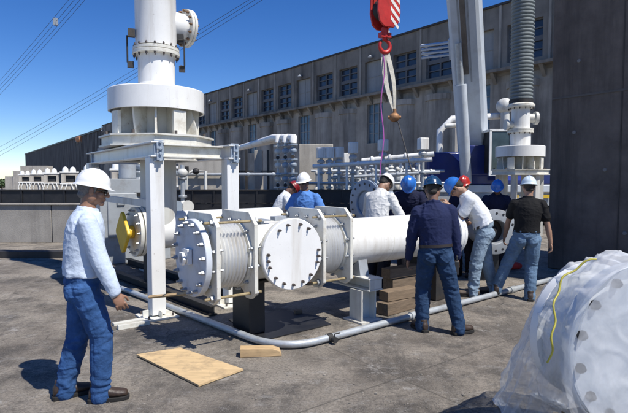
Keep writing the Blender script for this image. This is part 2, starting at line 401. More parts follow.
# ================================================================ PARAPET, RAIL, PIER
YW = 13.4
wl = empty('parapet_wall', (0, YW, 0), 0, 'stained grey concrete parapet wall under the black band at the left', 'wall')
mb = MB()
xs = [-24, -20.6, -17.2, -13.8, -10.4, -7.2, -4.75]
for a, b in zip(xs[:-1], xs[1:]): mb.bb((a + .012, 0, 0), (b - .012, .25, 1.04))
mb.build('wall_panels', CONC, wl, bevel=.01)
mb = MB(); mb.bb((-24, -.06, 1.041), (-4.75, .3, 1.075)); mb.build('coping', CONC, wl)
mb = MB(); mb.bb((-24, .012, 0), (-4.75, .23, 1.0)); mb.build('joint_filler', DARK, wl)
bl = empty('black_band_barrier', (0, YW + .35, 0), 0, 'long black steel barrier band running above the concrete wall and behind the yard', 'barrier')
mb = MB(); mb.bb((-24, 0, 1.08), (3.4, .12, 1.42))
for i in range(46):
    x = -23.8 + i * .6; mb.bb((x - .02, -.03, 1.08), (x + .02, -.002, 1.42))
mb.build('band', BLACK, bl)
mb = MB(); mb.bb((-24, -.04, 1.422), (3.4, .16, 1.455)); mb.build('top_rail', DARK, bl)
mb = MB(); mb.bb((-4.6, .02, .55), (3.4, .1, 1.07)); mb.build('lower_panel', BLACK, bl)
mb = MB()
for x in (-4.65, -3, -1.3, .4, 2.1, 3.3): mb.bb((x - .05, .13, 0), (x + .05, .23, 1.4))
mb.build('posts', DARK, bl)
o = MB().bb((-14, 10.72, 0.001), (-3.6, 10.92, .15)); 
rail0 = o.build('low_channel_beam', DARK, bevel=.006); tag(rail0, 'long low dark steel channel lying on the ground before the parapet wall', 'beam')
pp = gnd(118, 262)
mb = MB(); mb.bb((pp.x - .045, pp.y - .045, 0), (pp.x + .045, pp.y + .045, 1.5)); mb.bb((pp.x - .1, pp.y - .1, 0), (pp.x + .1, pp.y + .1, .02))
mb.bb((pp.x - .03, pp.y - .03, 1.38), (pp.x + 1.0, pp.y + .03, 1.46)); tag(mb.build('steel_post', DARK, bevel=.004), 'dark square steel post with a short arm beside the yellow flange guard', 'post')

pc = gnd(547, 268)
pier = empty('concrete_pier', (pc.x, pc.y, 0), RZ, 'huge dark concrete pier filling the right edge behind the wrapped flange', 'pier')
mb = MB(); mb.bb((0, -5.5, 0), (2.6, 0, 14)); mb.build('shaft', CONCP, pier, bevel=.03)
mb = MB()
for z in (3.25, 6.5): mb.bb((-.012, -5.5, z), (-.002, -.02, z + .035))
mb.build('formwork_seam', mat('seam_concrete', (.12, .11, .1), .9, var=.3, scale=3), pier)
mb = MB()
for y in (-1.25, -2.5, -3.75): mb.bb((-.010, y, .02), (-.003, y + .02, 13.9))
mb.build('board_mark', mat('board_mark_concrete', (.075, .065, .056), .95, var=.5, scale=2), pier)
mb = MB()
for (y, z) in ((-.5, 3.9), (-.5, 5.6), (-1.5, 5.6), (-1.0, 1.9), (-.45, 2.6), (-1.7, 2.6), (-1.35, .8)):
    mb.lathe([(.035, 0), (.03, .02)], (-.001, y, z), (-1, 0, 0), 10)
mb.build('tie_hole_plug', mat('plug_mortar', (.22, .21, .2), .9), pier)

# ================================================================ TOWER UNITS
C1 = Vector((-1.98, 6.1, 0))
def tower(name, loc, rz, label, s=1., hose=False, frame=False):
    t = empty(name, loc, rz, label, 'pipe tower')
    zr = 2.76
    mb = MB(); mb.lathe([(.715, zr), (.715, zr + .31), (.70, zr + .325), (.26, zr + .325), (.26, zr + .285), (.69, zr + .285), (.69, zr)], n=56, closed=True)
    mb.build('ring_skirt', WHITE, t)
    mb = MB()
    for i in range(12):
        a = 2 * PI * i / 12 + .15; M = Matrix.Rotation(a, 4, 'Z')
        mb.prism([(.315, 2.382), (.58, 2.382), (.67, zr + .27), (.315, zr + .27)] if i % 2 else [(.315, 2.382), (.67, 2.382), (.67, 2.5), (.5, zr + .27), (.315, zr + .27)], -.014, .014, M @ Matrix(((1, 0, 0, 0), (0, 0, 1, 0), (0, 1, 0, 0), (0, 0, 0, 1))))
        if i % 3 == 0: mb.box((.65, 0, 2.56), (.05, .2, .34), 0, M)
    mb.build('gusset', WHITE2, t)
    mb = MB(); mb.lathe([(.31, 2.3), (.31, zr + .2)], n=32); mb.build('inner_sleeve', WHITEW, t)
    # octagonal base
    mb = MB(); poly = [(.86 * math.cos(PI / 8 + i * PI / 4), .86 * math.sin(PI / 8 + i * PI / 4)) for i in range(8)]
    mb.prism(poly, 2.212, 2.235); mb.prism(poly, 2.355, 2.38)
    poly2 = [(x * .95, y * .95) for x, y in poly]; mb.prism(poly2, 2.236, 2.354)
    mb.build('base_ring', WHITE2, t)
    mb = MB()
    for i in range(8):
        a = i * PI / 4; mb.cyl((.76 * math.cos(a), .76 * math.sin(a), 2.38), (.76 * math.cos(a), .76 * math.sin(a), 2.43), .022, n=6)
    mb.build('base_bolt', DBOLT, t)
    if not hose:
        mb = MB(); mb.lathe([(.275, 2.9), (.275, 3.66)], n=40)
        mb.lathe([(.30, 3.12), (.276, 3.2)], n=40); mb.build('neck', WHITE, t)
        mb = MB(); mb.lathe([(.345, 3.63), (.35, 3.635), (.35, 3.68), (.345, 3.685)], n=40); mb.lathe([(.34, 3.692), (.345, 3.697), (.345, 3.735), (.305, 3.75)], n=40); mb.build('flange', WHITE2, t)
        mb = MB(); bolts(mb, (0, 0, 3.63), (0, 0, -1), .325, 16, .018, .03); bolts(mb, (0, 0, 3.755), (0, 0, 1), .325, 16, .016, .02); mb.build('flange_bolt', DBOLT, t)
        mb = MB(); mb.lathe([(.305, 3.76), (.305, 4.58), (.309, 4.59), (.305, 4.60), (.305, 7.2)], n=44); mb.lathe([(.36, 7.2), (.36, 7.3)], n=40); mb.lathe([(.305, 7.3), (.305, 9.6), (.29, 9.8), (.2, 9.95)], n=40)
        mb.build('riser_pipe', WHITE, t)
        # nozzle
        mb = MB(); ax = Vector((.86, -.5, 0)).normalized(); zc = 4.16
        ax = Vector((1, .12, 0)).normalized()
        mb.lathe([(.21, .2), (.21, .50)], (0, 0, zc), ax, 30); nzl = mb.build('nozzle', WHITE, t)
        mb = MB(); mb.lathe([(.29, .47), (.295, .475), (.295, .515)], (0, 0, zc), ax, 36); mb.lathe([(.295, .522), (.295, .565), (.28, .575)], (0, 0, zc), ax, 36); mb.build('blind_flange', WHITE2, nzl)
        mb = MB(); bolts(mb, Vector((0, 0, zc)) + ax * .47, -ax, .265, 14, .02, .03); bolts(mb, Vector((0, 0, zc)) + ax * .575, ax, .25, 14, .018, .02); mb.build('nozzle_bolt', RUST, nzl)
        # bracket and tie bars round the flange
        for a in (2.9, -.45):
            M = Matrix.Rotation(a, 4, 'Z')
            mb = MB(); mb.tube([M @ Vector(p) for p in ((.36, 0, 3.5), (.42, 0, 3.5), (.42, 0, 3.9), (.33, 0, 3.9))], .013, 8)
            mb.box((.38, .05, 3.46), (.09, .07, .09), 0, M); mb.box((.36, .05, 3.93), (.1, .08, .12), 0, M); mb.build('clamp_bracket', DARK, t)
    else:
        mb = MB(); mb.lathe([(.30, 2.9), (.30, 3.55)], n=36); mb.lathe([(.27, 3.6), (.27, 4.25)], n=36); mb.build('neck', WHITE, t)
        mb = MB(); mb.lathe([(.38, 3.5), (.38, 3.56)], n=36); mb.lathe([(.38, 3.565), (.38, 3.62)], n=36); mb.lathe([(.37, 4.25), (.40, 4.29), (.40, 4.35), (.33, 4.4)], n=36); mb.build('flange', WHITE2, t)
        mb = MB(); bolts(mb, (0, 0, 3.5), (0, 0, -1), .345, 14, .02, .03); bolts(mb, (0, 0, 4.25), (0, 0, -1), .36, 14, .02, .03); mb.build('flange_bolt', DBOLT, t)
        mb = MB(); prof = [(.32, 4.42)]
        z = 4.5
        while z < 9.5: prof += [(.31, z), (.335, z + .03), (.335, z + .065), (.30, z + .095)]; z += .105
        mb.lathe(prof, n=32); mb.build('bellows_hose', HOSE, t)
        mb = MB(); mb.lathe([(.35, 4.40), (.35, 4.5)], n=32); mb.build('hose_clamp', DARK, t)
        ax = Vector((.8, -.6, 0))
        mb = MB(); mb.lathe([(.14, .2), (.14, .42)], (0, 0, 3.95), ax, 20); mb.lathe([(.2, .42), (.2, .5)], (0, 0, 3.95), ax, 20); mb.lathe([(.12, .2), (.12, .4)], (0, 0, 3.75), -ax, 20); mb.lathe([(.17, .4), (.17, .47)], (0, 0, 3.75), -ax, 20); mb.build('nozzle', WHITEW, t)
    return t
TC = Vector((-2.44, 7.70, 0))
tw = tower('pipe_tower', TC, RZ, 'tall white riser pipe with bolted side nozzle on a ringed base')
T2 = at(520, 150, 15.2); 
t2 = tower('pipe_tower', (T2.x, T2.y, T2.z - 2.98), RZ, 'ringed white pipe base carrying a ribbed grey bellows hose, beside the dark pier', hose=True)
mb = MB()
for i in range(6):
    a = i * PI / 3 + .3; mb.box((.62 * math.cos(a), .62 * math.sin(a), 1.2), (.16, .16, 2.26), a)
mb.build('leg', WHITEW, t2)

# steel frame
fr = empty('column_portal', C1, RZ, 'white painted steel portal frame on four columns under the tall riser pipe', 'steel frame')
BW = 1.04; AL = 3.2
def hbeam(mb, p0, p1, w=.17, h=.19, t=.018):
    p0 = Vector(p0); p1 = Vector(p1); d = p1 - p0; L = d.length; M = Matrix.Translation(p0) @ d.to_track_quat('X', 'Z').to_matrix().to_4x4()
    if abs(d.z) > .9 * L: M = Matrix.Translation(p0) @ Matrix(((0, 0, 1, 0), (0, 1, 0, 0), (-1, 0, 0, 0), (0, 0, 0, 1))).inverted()
    mb.box((L / 2, 0, h / 2 - t / 2), (L, w, t), 0, M); mb.box((L / 2, 0, -h / 2 + t / 2), (L, w, t), 0, M); mb.box((L / 2, 0, 0), (L, t, h - 2 * t - .002), 0, M)
ZT = 2.2
for i, (x, y) in enumerate(((0, 0), (BW, 0), (0, AL), (BW, AL))):
    mb = MB(); mb.box((x, y, (ZT - .2) / 2 + .02), (.175, .175, ZT - .24)); 
    c = mb.build('column', WHITE, fr, bevel=.006)
    mb = MB(); mb.box((x, y, .012), (.42, .42, .022)); mb.box((x, y - .1, .06), (.012, .16, .09)); mb.box((x - .1, y, .06), (.16, .012, .09)); mb.build('foot_plate', WHITE2, c, bevel=.003)
    mb = MB()
    for dx in (-.15, .15):
        for dy in (-.15, .15): mb.cyl((x + dx, y + dy, .02), (x + dx, y + dy, .06), .014, n=6)
    mb.build('anchor_bolt', DBOLT, c)
    mb = MB(); mb.box((x + .02, y - .1, ZT - .12), (.12, .03, .26)); mb.box((x + .02, y - .13, ZT - .06), (.08, .04, .08)); mb.box((x + .02, y - .13, ZT - .2), (.08, .04, .08))
    for dz in (-.02, -.1, -.16, -.24): mb.cyl((x + .02, y - .14, ZT + dz), (x + .02, y - .175, ZT + dz), .018, n=6)
    mb.build('bolted_clip', BLUEG, fr, bevel=.004)
for x in (0, BW):
    mb = MB(); hbeam(mb, (x, -.14, ZT - .105), (x, AL + .1, ZT - .105)); mb.build('long_beam', WHITE, fr, bevel=.003)
for y in (.1, .9, 2.2, AL):
    mb = MB(); hbeam(mb, (.088, y, ZT - .11), (BW - .088, y, ZT - .11), .15, .17); mb.build('cross_beam', WHITE2, fr, bevel=.003)
mb = MB(); mb.box((.0, 1.6, 1.42), (.06, 3.0, .09)); mb.build('tie_bar', WHITEW, fr)
mb = MB(); mb.bb((-.55, -.12, .002), (-.19, -.04, .03)); mb.bb((-.55, -.3, .002), (-.19, -.25, .05)); tag(mb.build('white_angle_bar', WHITE2), 'short white angle bar lying by the foot of the front frame column', 'bar')
o = bpy.data.objects['white_angle_bar']; o.location = C1; o.rotation_euler.z = RZ

# vertical pipe & machinery below tower
mc = empty('pipe_run', (TC.x, TC.y, 0), RZ, 'white horizontal pipe run with flanges under the tall riser, left of the bellows', 'pipe')
mb = MB(); mb.lathe([(.29, -.28), (.29, 2.2)], (0, 0, .93), (1, 0, 0), 36); mb.build('pipe_barrel', WHITE, mc)
mb = MB(); mb.lathe([(.27, 1.0), (.27, 2.3)], n=32); mb.build('drop_pipe', WHITEW, mc)
mb = MB()
for h in (-.33, -.40): mb.lathe([(.38, h), (.38, h + .05)], (0, 0, .93), (1, 0, 0), 36)
mb.build('flange', WHITE2, mc)
mb = MB(); bolts(mb, (-.40, 0, .93), (-1, 0, 0), .33, 14, .02, .03); bolts(mb, (-.28, 0, .93), (1, 0, 0), .33, 14, .02, .03); mb.build('flange_bolt', BOLT, mc)
mb = MB(); pts = []
pts = []
for i in range(4):
    for da in (-.16, 0, .16): pts.append((.31 * (1 - abs(da) * .35) * math.cos(i * PI / 2 + da), .31 * (1 - abs(da) * .35) * math.sin(i * PI / 2 + da)))
mb.prism(pts, -.58, -.53, Matrix.Translation((0, 0, .93)) @ Matrix(((0, 0, 1, 0), (1, 0, 0, 0), (0, 1, 0, 0), (0, 0, 0, 1)))); mb.lathe([(.1, .402), (.1, .53)], (0, 0, .93), (-1, 0, 0), 16)
mb.build('yellow_guard', YEL, mc, bevel=.01)['label'] = 'yellow diamond guard plate on the pipe end'
for x in (-.1, 1.2):
    mb = MB(); mb.box((x, 0, .32), (.16, .5, .62)); mb.build('pipe_stand', DARK, mc)
# dark valve blocks behind
def valve_cluster(loc, label, h=2.6, n=3, rz=RZ):
    t = empty('valve_stack', loc, rz, label, 'valve')
    for i in range(n):
        x = (i - (n - 1) / 2) * .28
        mb = MB(); mb.cyl((x, 0, 0), (x, 0, h), .055, n=14)
        for z in (.35, .8, 1.3, 1.75, h - .35): mb.lathe([(.1, z - .03), (.11, z), (.1, z + .03)], (x, 0, 0), n=14)
        mb.build('riser', GALV, t)
        mb = MB(); mb.ell((x, 0, 1.05), (.12, .12, .15)); mb.ell((x, 0, h - .2), (.13, .13, .12)); mb.lathe([(.1, 0), (.1, .18)], (x, -.12, 1.05), (0, -1, 0), 12); mb.lathe([(.16, 0), (.16, .03)], (x, -.3, 1.05), (0, -1, 0), 14); mb.build('valve_body', BLUEG if i % 2 else WHITEW, t)
    mb = MB(); mb.box((0, .15, h * .5), (n * .28 + .2, .05, .08)); mb.box((0, .15, .25), (n * .28 + .2, .05, .08)); mb.build('rack_bar', DARK, t)
    return t
q = at(140, 180, 11.2); valve_cluster((q.x, q.y, 0), 'grey valve stack seen through the steel frame left of the riser', 2.25, 3)
q = at(172, 180, 12.4); valve_cluster((q.x, q.y, 0), 'grey valve stack seen between the two front frame columns', 2.1, 3)
o = MB().bb((-.75, -.5, 0), (.75, .5, 1.75)).box((0, -.52, 1.0), (1.1, .03, .9)).box((-.3, -.55, 1.3), (.16, .04, .2)).cyl((0, 0, 1.75), (0, 0, 2.1), .18).build('control_cabinet', GREYP, bevel=.02)
q = at(128, 200, 10.6); o.location = (q.x, q.y, 0); o.rotation_euler.z = RZ; tag(o, 'grey steel control cabinet standing behind the steel frame by the yellow guard', 'cabinet')

# ================================================================ BELLOWS SPOOL
O = Vector((-1.18, 5.0, 0)); ZA = .93
sp_ = empty('bellows_spool', O, RZ, 'long white pipe spool with two ribbed bellows and a round bolted cover plate', 'pipe spool')
X = Vector((1, 0, 0)); YZ = Matrix(((0, 0, 1, 0), (1, 0, 0, 0), (0, 1, 0, 0), (0, 0, 0, 1)))   # (a,b,h)->(h,a,b)
mb = MB()
mb.lathe([(.39, -.10), (.395, -.095), (.395, -.04), (.39, -.035)], (0, 0, ZA), X, 56); mb.build('end_cover', mat('pale_blue_grey_paint', (.60, .64, .68), .4, var=.08, dirt=(.25, .22, .2), damt=.4, dscale=5), sp_)
mb = MB(); bolts(mb, (-.10, 0, ZA), -X, .355, 16, .022, .035, .1); mb.build('end_cover_bolt', BOLT, sp_)
mb = MB(); mb.box((-.13, 0, ZA + .02), (.05, .14, .16)); mb.lathe([(.05, .1), (.05, .2)], (0, 0, ZA), -X, 16); mb.lathe([(.075, .17), (.075, .2)], (0, 0, ZA), -X, 6); mb.build('centre_valve', WHITE, sp_, bevel=.006)
def oct_poly(w, zt, zb, ch, lobes=True):
    p = [(-w, zt - ch), (-w + ch, zt), (w - ch, zt), (w, zt - ch), (w, zb + ch * .6)]
    p += [(w - ch * .8, zb), (w - ch * 1.6, zb), (w - ch * 2.1, zb + .07), (0, zb + .10), (-w + ch * 2.1, zb + .07), (-w + ch * 1.6, zb), (-w + ch * .8, zb), (-w, zb + ch * .6)]
    return list(reversed(p))
PT = .042
plates = (.025, .443, 1.328, 1.73)
for x in plates:
    mb = MB(); mb.prism(oct_poly(.40, 1.39 - 0, .49, .12), x - PT / 2, x + PT / 2, YZ); mb.build('end_plate', WHITE2, sp_, bevel=.004)
    mb = MB(); bolts(mb, (x - PT / 2, 0, ZA), -X, .375, 12, .018, .03, .25); bolts(mb, (x + PT / 2, 0, ZA), X, .375, 12, .018, .03, .25)
    mb.build('plate_bolt', BOLT, sp_)
for xa, xb in ((plates[0], plates[1]), (plates[2], plates[3])):
    for sy in (-1, 1):
        for z in (1.30, .555):
            mb = MB(); y = sy * .315; mb.cyl((xa - .11, y, z), (xb + .11, y, z), .014, n=10); rod = mb.build('tie_rod', BRASS, sp_)
            mb = MB()
            for xx, d in ((xa - PT / 2, -1), (xb + PT / 2, 1)):
                mb.lathe([(.034, 0), (.034, .035)], (xx, y, z), (d, 0, 0), 6); mb.lathe([(.042, .0), (.042, .008)], (xx, y, z), (d, 0, 0), 14)
            mb.build('nut', BOLT, rod)
    prof = []; n = 8; a0 = xa + .05; a1 = xb - .05; st = (a1 - a0) / n
    for i in range(n):
        b = a0 + i * st
        for k_ in range(8):
            tt = k_ / 8; prof.append((.316 + .028 * (1 - abs(2 * tt - 1) ** 2.2 * 2 if 0 else math.cos(2 * PI * (tt - .5))), b + tt * st))
    mb = MB(); mb.lathe(prof, (0, 0, ZA), X, 56); mb.build('bellows', WHITE, sp_, smooth=1.2)
    mb = MB(); mb.lathe([(.36, xa + PT / 2 + .001), (.36, xa + .05)], (0, 0, ZA), X, 40); mb.lathe([(.36, xb - .05), (.36, xb - PT / 2 - .001)], (0, 0, ZA), X, 40); mb.build('bellows_collar', WHITE2, sp_)
# tee body
mb = MB(); mb.lathe([(.31, plates[1] + PT / 2), (.31, plates[2] - PT / 2)], (0, 0, ZA), X, 48); mb.lathe([(.295, -.2), (.295, .36)], (.885, 0, ZA), (0, -1, 0), 48)
mb.build('tee_body', WHITE, sp_)
mb = MB(); mb.lathe([(.372, .33), (.378, .335), (.378, .372)], (.885, 0, ZA), (0, -1, 0), 64); mb.build('tee_flange', WHITE2, sp_)
mb = MB(); mb.lathe([(.378, .377), (.383, .382), (.383, .418), (.376, .425)], (.885, 0, ZA), (0, -1, 0), 64); cv = mb.build('cover_plate', WHITE, sp_)
mb = MB(); c0 = Vector((.885, -.425, ZA))
for ang in (55, 76, 104, 125, 4, -8, -20, 176, 188, 200, -48, -70, -92, -114, -136):
    a = R(ang); p = c0 + Vector((.325 * math.cos(a), 0, .325 * math.sin(a)))
    mb.lathe([(.015, 0), (.015, .028)], p, (0, -1, 0), 6); mb.lathe([(.008, .028), (.008, .05)], p, (0, -1, 0), 6)
mb.build('cover_bolt', DBOLT, cv)
mb = MB(); mb.box((.72, .02, ZA + .345), (.2, .22, .012)); mb.box((.72, .02, ZA + .325), (.04, .16, .04)); mb.box((1.0, .05, ZA + .35), (.16, .1, .05)); mb.build('lifting_bracket', GREYP, sp_, bevel=.004)
mb = MB(); mb.lathe([(.36, plates[3] + PT / 2 + .001), (.36, plates[3] + .06), (.30, plates[3] + .06), (.30, 3.92)], (0, 0, ZA), X, 56); mb.build('pipe_barrel', WHITE, sp_)
mb = MB(); mb.lathe([(.31, 3.74), (.32, 3.86), (.37, 3.86), (.375, 3.865), (.375, 3.93), (.37, 3.935)], (0, 0, ZA), X, 56); mb.lathe([(.37, 3.94), (.375, 3.945), (.375, 3.995), (.36, 4.0), (.25, 4.0)], (0, 0, ZA), X, 56); mb.build('end_flange', WHITE, sp_)
mb = MB(); bolts(mb, (4.0, 0, ZA), X, .335, 18, .016, .03); bolts(mb, (3.86, 0, ZA), -X, .345, 18, .016, .03); mb.build('flange_bolt', BOLT, sp_)
# supports (parts carrying spool -> own things)
for xx in (2.55, 3.45):
    MB().lathe([(.299, xx - .008), (.3035, xx), (.299, xx + .008)], (0, 0, ZA), X, 56, closed=True).build('weld_bead', WHITE2, sp_, smooth=1.2)
s1 = empty('pipe_support', O, RZ, 'grey steel pedestal with a short beam under the right end of the white pipe', 'support')
mb = MB()
hb = [( -.11, -.12), (.11, -.12), (.11, -.10), (.012, -.10), (.012, .10), (.11, .10), (.11, .12), (-.11, .12), (-.11, .10), (-.012, .10), (-.012, -.10), (-.11, -.10)]
mb.prism(hb, .022, .39, Matrix.Translation((2.0, -.30, 0)) @ Matrix.Rotation(PI / 2, 4, 'Z')); mb.build('pedestal', WHITEW, s1)
mb = MB(); mb.box((2.0, -.30, .011), (.34, .34, .02)); mb.build('base_plate', WHITEW, s1)
mb = MB(); mb.box((2.03, -.14, .40), (.22, .72, .018)); mb.box((2.03, -.14, .535), (.22, .72, .018)); mb.box((2.03, -.14, .467), (.014, .70, .115)); mb.box((2.03, -.492, .467), (.2, .012, .114)); mb.build('cross_beam', WHITEW, s1, bevel=.003)
mb = MB(); mb.prism([(-.30, .546), (.30, .546), (.26, .74), (.17, .665), (0, .632), (-.17, .665), (-.26, .74)], 1.96, 2.10, YZ); mb.build('saddle', GREYP, s1)
s2 = empty('pipe_support', O, RZ, 'black steel stand under the round cover plate end of the spool', 'support')
mb = MB(); mb.box((.66, .16, .306), (.2, .4, .582)); mb.build('stand_block', BLACK, s2, bevel=.01)
mb = MB(); mb.box((.66, .1, .612), (.26, .5, .018)); mb.build('stand_top', DARK, s2)
s4 = empty('pipe_support', O, RZ, 'dark steel stand under the far flanged end of the white pipe', 'support')
mb = MB(); mb.box((3.55, 0, .3), (.2, .5, .58)); mb.prism([(-.28, .6), (.28, .6), (.24, .74), (0, .635), (-.24, .74)], 3.49, 3.61, YZ); mb.build('stand_block', DARK, s4)

mb = MB(); mb.prism([(.60, -.26), (1.55, -.24), (1.62, .15), (1.45, .62), (.66, .66)], .002, .014); o = mb.build('painted_shadow', BLACK); o.location = O; o.rotation_euler.z = RZ  # thin black sheet added to darken the ground as the spool's painted shadow
tag(o, 'flat black sheet added as painted shadow on the ground under the round cover plate', 'painted shadow')
# timber crib
def beamo(name, c, sz, rz, m, label, cat, group=None):
    mb = MB(); mb.box((0, 0, 0), sz); o = mb.build(name, m, bevel=.006); o.location = c; o.rotation_euler.z = rz; tag(o, label, cat, group); return o
q = gnd(400, 315)
beamo('timber_baulk', (q.x, q.y + .2, .08), (.62, .18, .155), RZ + .1, TIMBD, 'lowest thick timber baulk under the crib behind the man in navy', 'timber', 'timber crib baulks')
beamo('timber_baulk', (q.x + .03, q.y + .24, .225), (.55, .17, .125), RZ - .06, mat('brown_timber', (.20, .145, .095), .85, var=.25, scale=5, bump=.2, bscale=20, stretch=(1, 7, 7)), 'lighter brown timber baulk on top of the lowest one, by the pedestal', 'timber', 'timber crib baulks')
q = gnd(396, 305)
beamo('timber_baulk', (q.x + .15, q.y + .3, .42), (.7, .17, .14), RZ, TIMBD, 'dark timber baulk topmost in the crib under the white pipe', 'timber', 'timber crib baulks')
beamo('timber_baulk', (q.x + .15, q.y + .34, .17), (.6, .2, .34), RZ, TIMBD, 'square dark timber block standing at the back of the crib', 'timber', 'timber crib baulks')

# conduit
pts = [gnd(60, 262, .05), gnd(120, 285, .05), gnd(182, 311, .05), gnd(240, 335, .05)]
a = gnd(240, 334, .05); b = gnd(272, 344.5, .05); c = gnd(300, 343, .05)
path = [gnd(112, 284.5, .05)]
for i in range(1, 9): path.append(gnd(112, 284.5, .05).lerp(gnd(250, 337.5, .05), i / 8))
e0 = path[-1]; e1 = gnd(283, 349.5, .05); e2 = gnd(318, 340.5, .05)
for i in range(1, 13):
    s = i / 12; path.append(e0 * (1 - s) ** 2 + e1 * 2 * s * (1 - s) + e2 * s * s)
e3 = gnd(552, 279, .05)
for i in range(1, 13): path.append(e2.lerp(e3, i / 12))
cd = empty('conduit_pipe', (0, 0, 0), 0, 'long galvanised pipe lying on the ground and bending round in front of the spool', 'pipe')
MB().tube(path, .038, 14).build('pipe_barrel', GALV, cd, smooth=1.2)
mb = MB()
for f_ in (.3, .75):
    p = e2.lerp(e3, f_); d = (e3 - e2).normalized(); mb.lathe([(.05, -.07), (.05, .07)], p, d, 16)
mb.build('coupling', GALV, cd)
p = e2.lerp(e3, .03); d = (e3 - e2).normalized(); sd_ = Vector((d.y, -d.x, 0))
mb = MB(); mb.lathe([(.046, -.03), (.046, .03)], p, d, 14); mb.cyl(p, p + sd_ * .08 - Vector((0, 0, .008)), .018); mb.cyl(p + sd_ * .08, p + sd_ * .11, .032); mb.tube([p + sd_ * .09, p + sd_ * .09 + Vector((0, 0, .06)), p + sd_ * .09 + d * .07 + Vector((0, 0, .06))], .008); mb.build('drain_valve', DARK, cd)

# dark rails left of spool
for i, (x0, y0, x1, y1, lab) in enumerate(((96, 268, 214, 312, 'dark steel rail lying between the conduit and the pipe tower, nearest the spool'), (128, 262, 232, 296, 'dark steel rail lying farther back behind the left bellows'))):
    a = gnd(x0, y0, .05); b = gnd(x1, y1, .05); mb = MB(); hbeam(mb, a + Vector((0, 0, .02)), b + Vector((0, 0, .02)), .1, .12, .014); tag(mb.build('steel_rail', DARK), lab, 'rail', 'steel rails on the ground')
# batten
a = at(149, 297, 5.85); b = at(187, 293.5, 5.55)
mb = MB(); mb.tube([a, b], .02, 4); o = mb.build('tie_strap', TIMB, smooth=0); tag(o, 'tan strap tied from the front frame column to the end cover of the spool', 'strap')

# plywood & wood block
cs = [gnd(136.6, 357), gnd(198.7, 387.5), gnd(243.4, 371.5), gnd(180, 350)]
ctr = sum(cs, Vector()) / 4
mb = MB(); pl = [((p - ctr).x, (p - ctr).y) for p in cs]; mb.prism(pl, .004, .02); o = mb.build('plywood_sheet', PLY, smooth=0); o.location = ctr; o.rotation_euler.x = R(.3); o.location.z = .006
tag(o, 'thin pale plywood sheet lying flat on the concrete in the foreground', 'board')
a = gnd(240, 358); b = gnd(282, 357)
mb = MB(); Lw = (b - a).length
mb.prism([(0, 0), (Lw, 0), (Lw - .02, .05), (Lw * .78, .075), (0, .085)], -.11, .0, Matrix(((1, 0, 0, 0), (0, 0, -1, 0), (0, 1, 0, 0), (0, 0, 0, 1)))); o = mb.build('wood_block', TIMB, bevel=.004); o.location = (a.x, a.y, .002); o.rotation_euler.z = .12
tag(o, 'pale short wooden wedge block by the bend of the conduit', 'wood block')
q = gnd(298, 314); beamo('wood_offcut', (q.x, q.y, .03), (.1, .06, .055), .5, TIMBD, 'tiny wood offcut on the ground under the round cover plate', 'wood block')

mb = MB()
for i in range(900):
    px = random.uniform(-40, 670); py = 255 + 200 * random.random() ** .8; p = gnd(px, py)
    if noise.noise(p * .9) < -.05: continue
    r_ = random.uniform(.003, .009) * (1.6 if random.random() < .06 else 1)
    mb.ell((p.x, p.y, r_ * .5), (r_ * random.uniform(.8, 1.5), r_, r_ * .7), nu=5, nv=3)
tag(mb.build('scattered_grit', mat('grit', (.22, .2, .17), .9, var=.6, scale=3), smooth=0), kind='stuff')
# ================================================================ other flanges
def flange_spool(name, c, ax, r, L, m, label, hole=True):
    t = empty(name, (c.x, c.y, 0), math.atan2(ax.y, ax.x), label, 'pipe spool'); z = c.z; a = Vector((1, 0, 0))
    mb = MB()
    prof = [(r * .55, .10), (r * .55, .02), (r * .97, 0), (r, .005), (r, .06), (r * .74, .07), (r * .70, .14), (r * .7, -L + .14), (r * .7, -L)]
    prof = [(r * .52, -L), (r * .52, .0), (r * .55, .012), (r * .97, .012), (r, .007), (r, -.055), (r * .98, -.06), (r * .74, -.065), (r * .70, -.14), (r * .70, -L)]
    mb.lathe(prof, (0, 0, z), a, 48, closed=True); b = mb.build('flange_body', m, t)
    mb = MB()
    q_ = 16
    for i in range(q_):
        an = 2 * PI * i / q_; mb.lathe([(r * .055, 0), (r * .055, .004)], (.0125, r * .83 * math.cos(an), z + r * .83 * math.sin(an)), a, 10)
    mb.build('bolt_hole', BLACK, t)
    mb = MB(); mb.lathe([(r * .51, -.2), (r * .51, -.16 if hole else -.03)], (0, 0, z), a, 32); mb.lathe([(r * .3, -.16), (r * .12, -.05)], (0, 0, z), a, 24); mb.build('plug', DARK if hole else BLUEG, t)
    mb = MB(); mb.box((-L / 2, 0, (z - r * .7) / 2), (L * .5, r * 1.0, z - r * .66)); mb.build('stand', BLACK, t)
    return t
q = at(496, 232, 8.1); flange_spool('flanged_pipe', q, Vector((.15, -.98, 0)), .375, .9, GREYP, 'grey open pipe flange with dark bore between the white shirt and black shirt men')
q = at(365, 203, 8.9); flange_spool('flanged_pipe', q, Vector((-.80, -.60, 0)), .42, .5, BLUEG, 'blue grey flange standing behind the pipe, left of the white-helmet man', False)
q = gnd(514, 271)
mb = MB(); mb.ell((0, 0, .07), (.2, .13, .08)); mb.ell((.13, .04, .06), (.12, .1, .07)); mb.ell((-.14, -.03, .05), (.1, .08, .06)); o = mb.build('red_bag', mat('red_cloth', (.5, .03, .02), .8, var=.3, scale=9, bump=.3, bscale=12)); o.location = q; o.location.y += .2
tag(o, 'crumpled red bag on the ground behind the man in black shirt', 'bag')

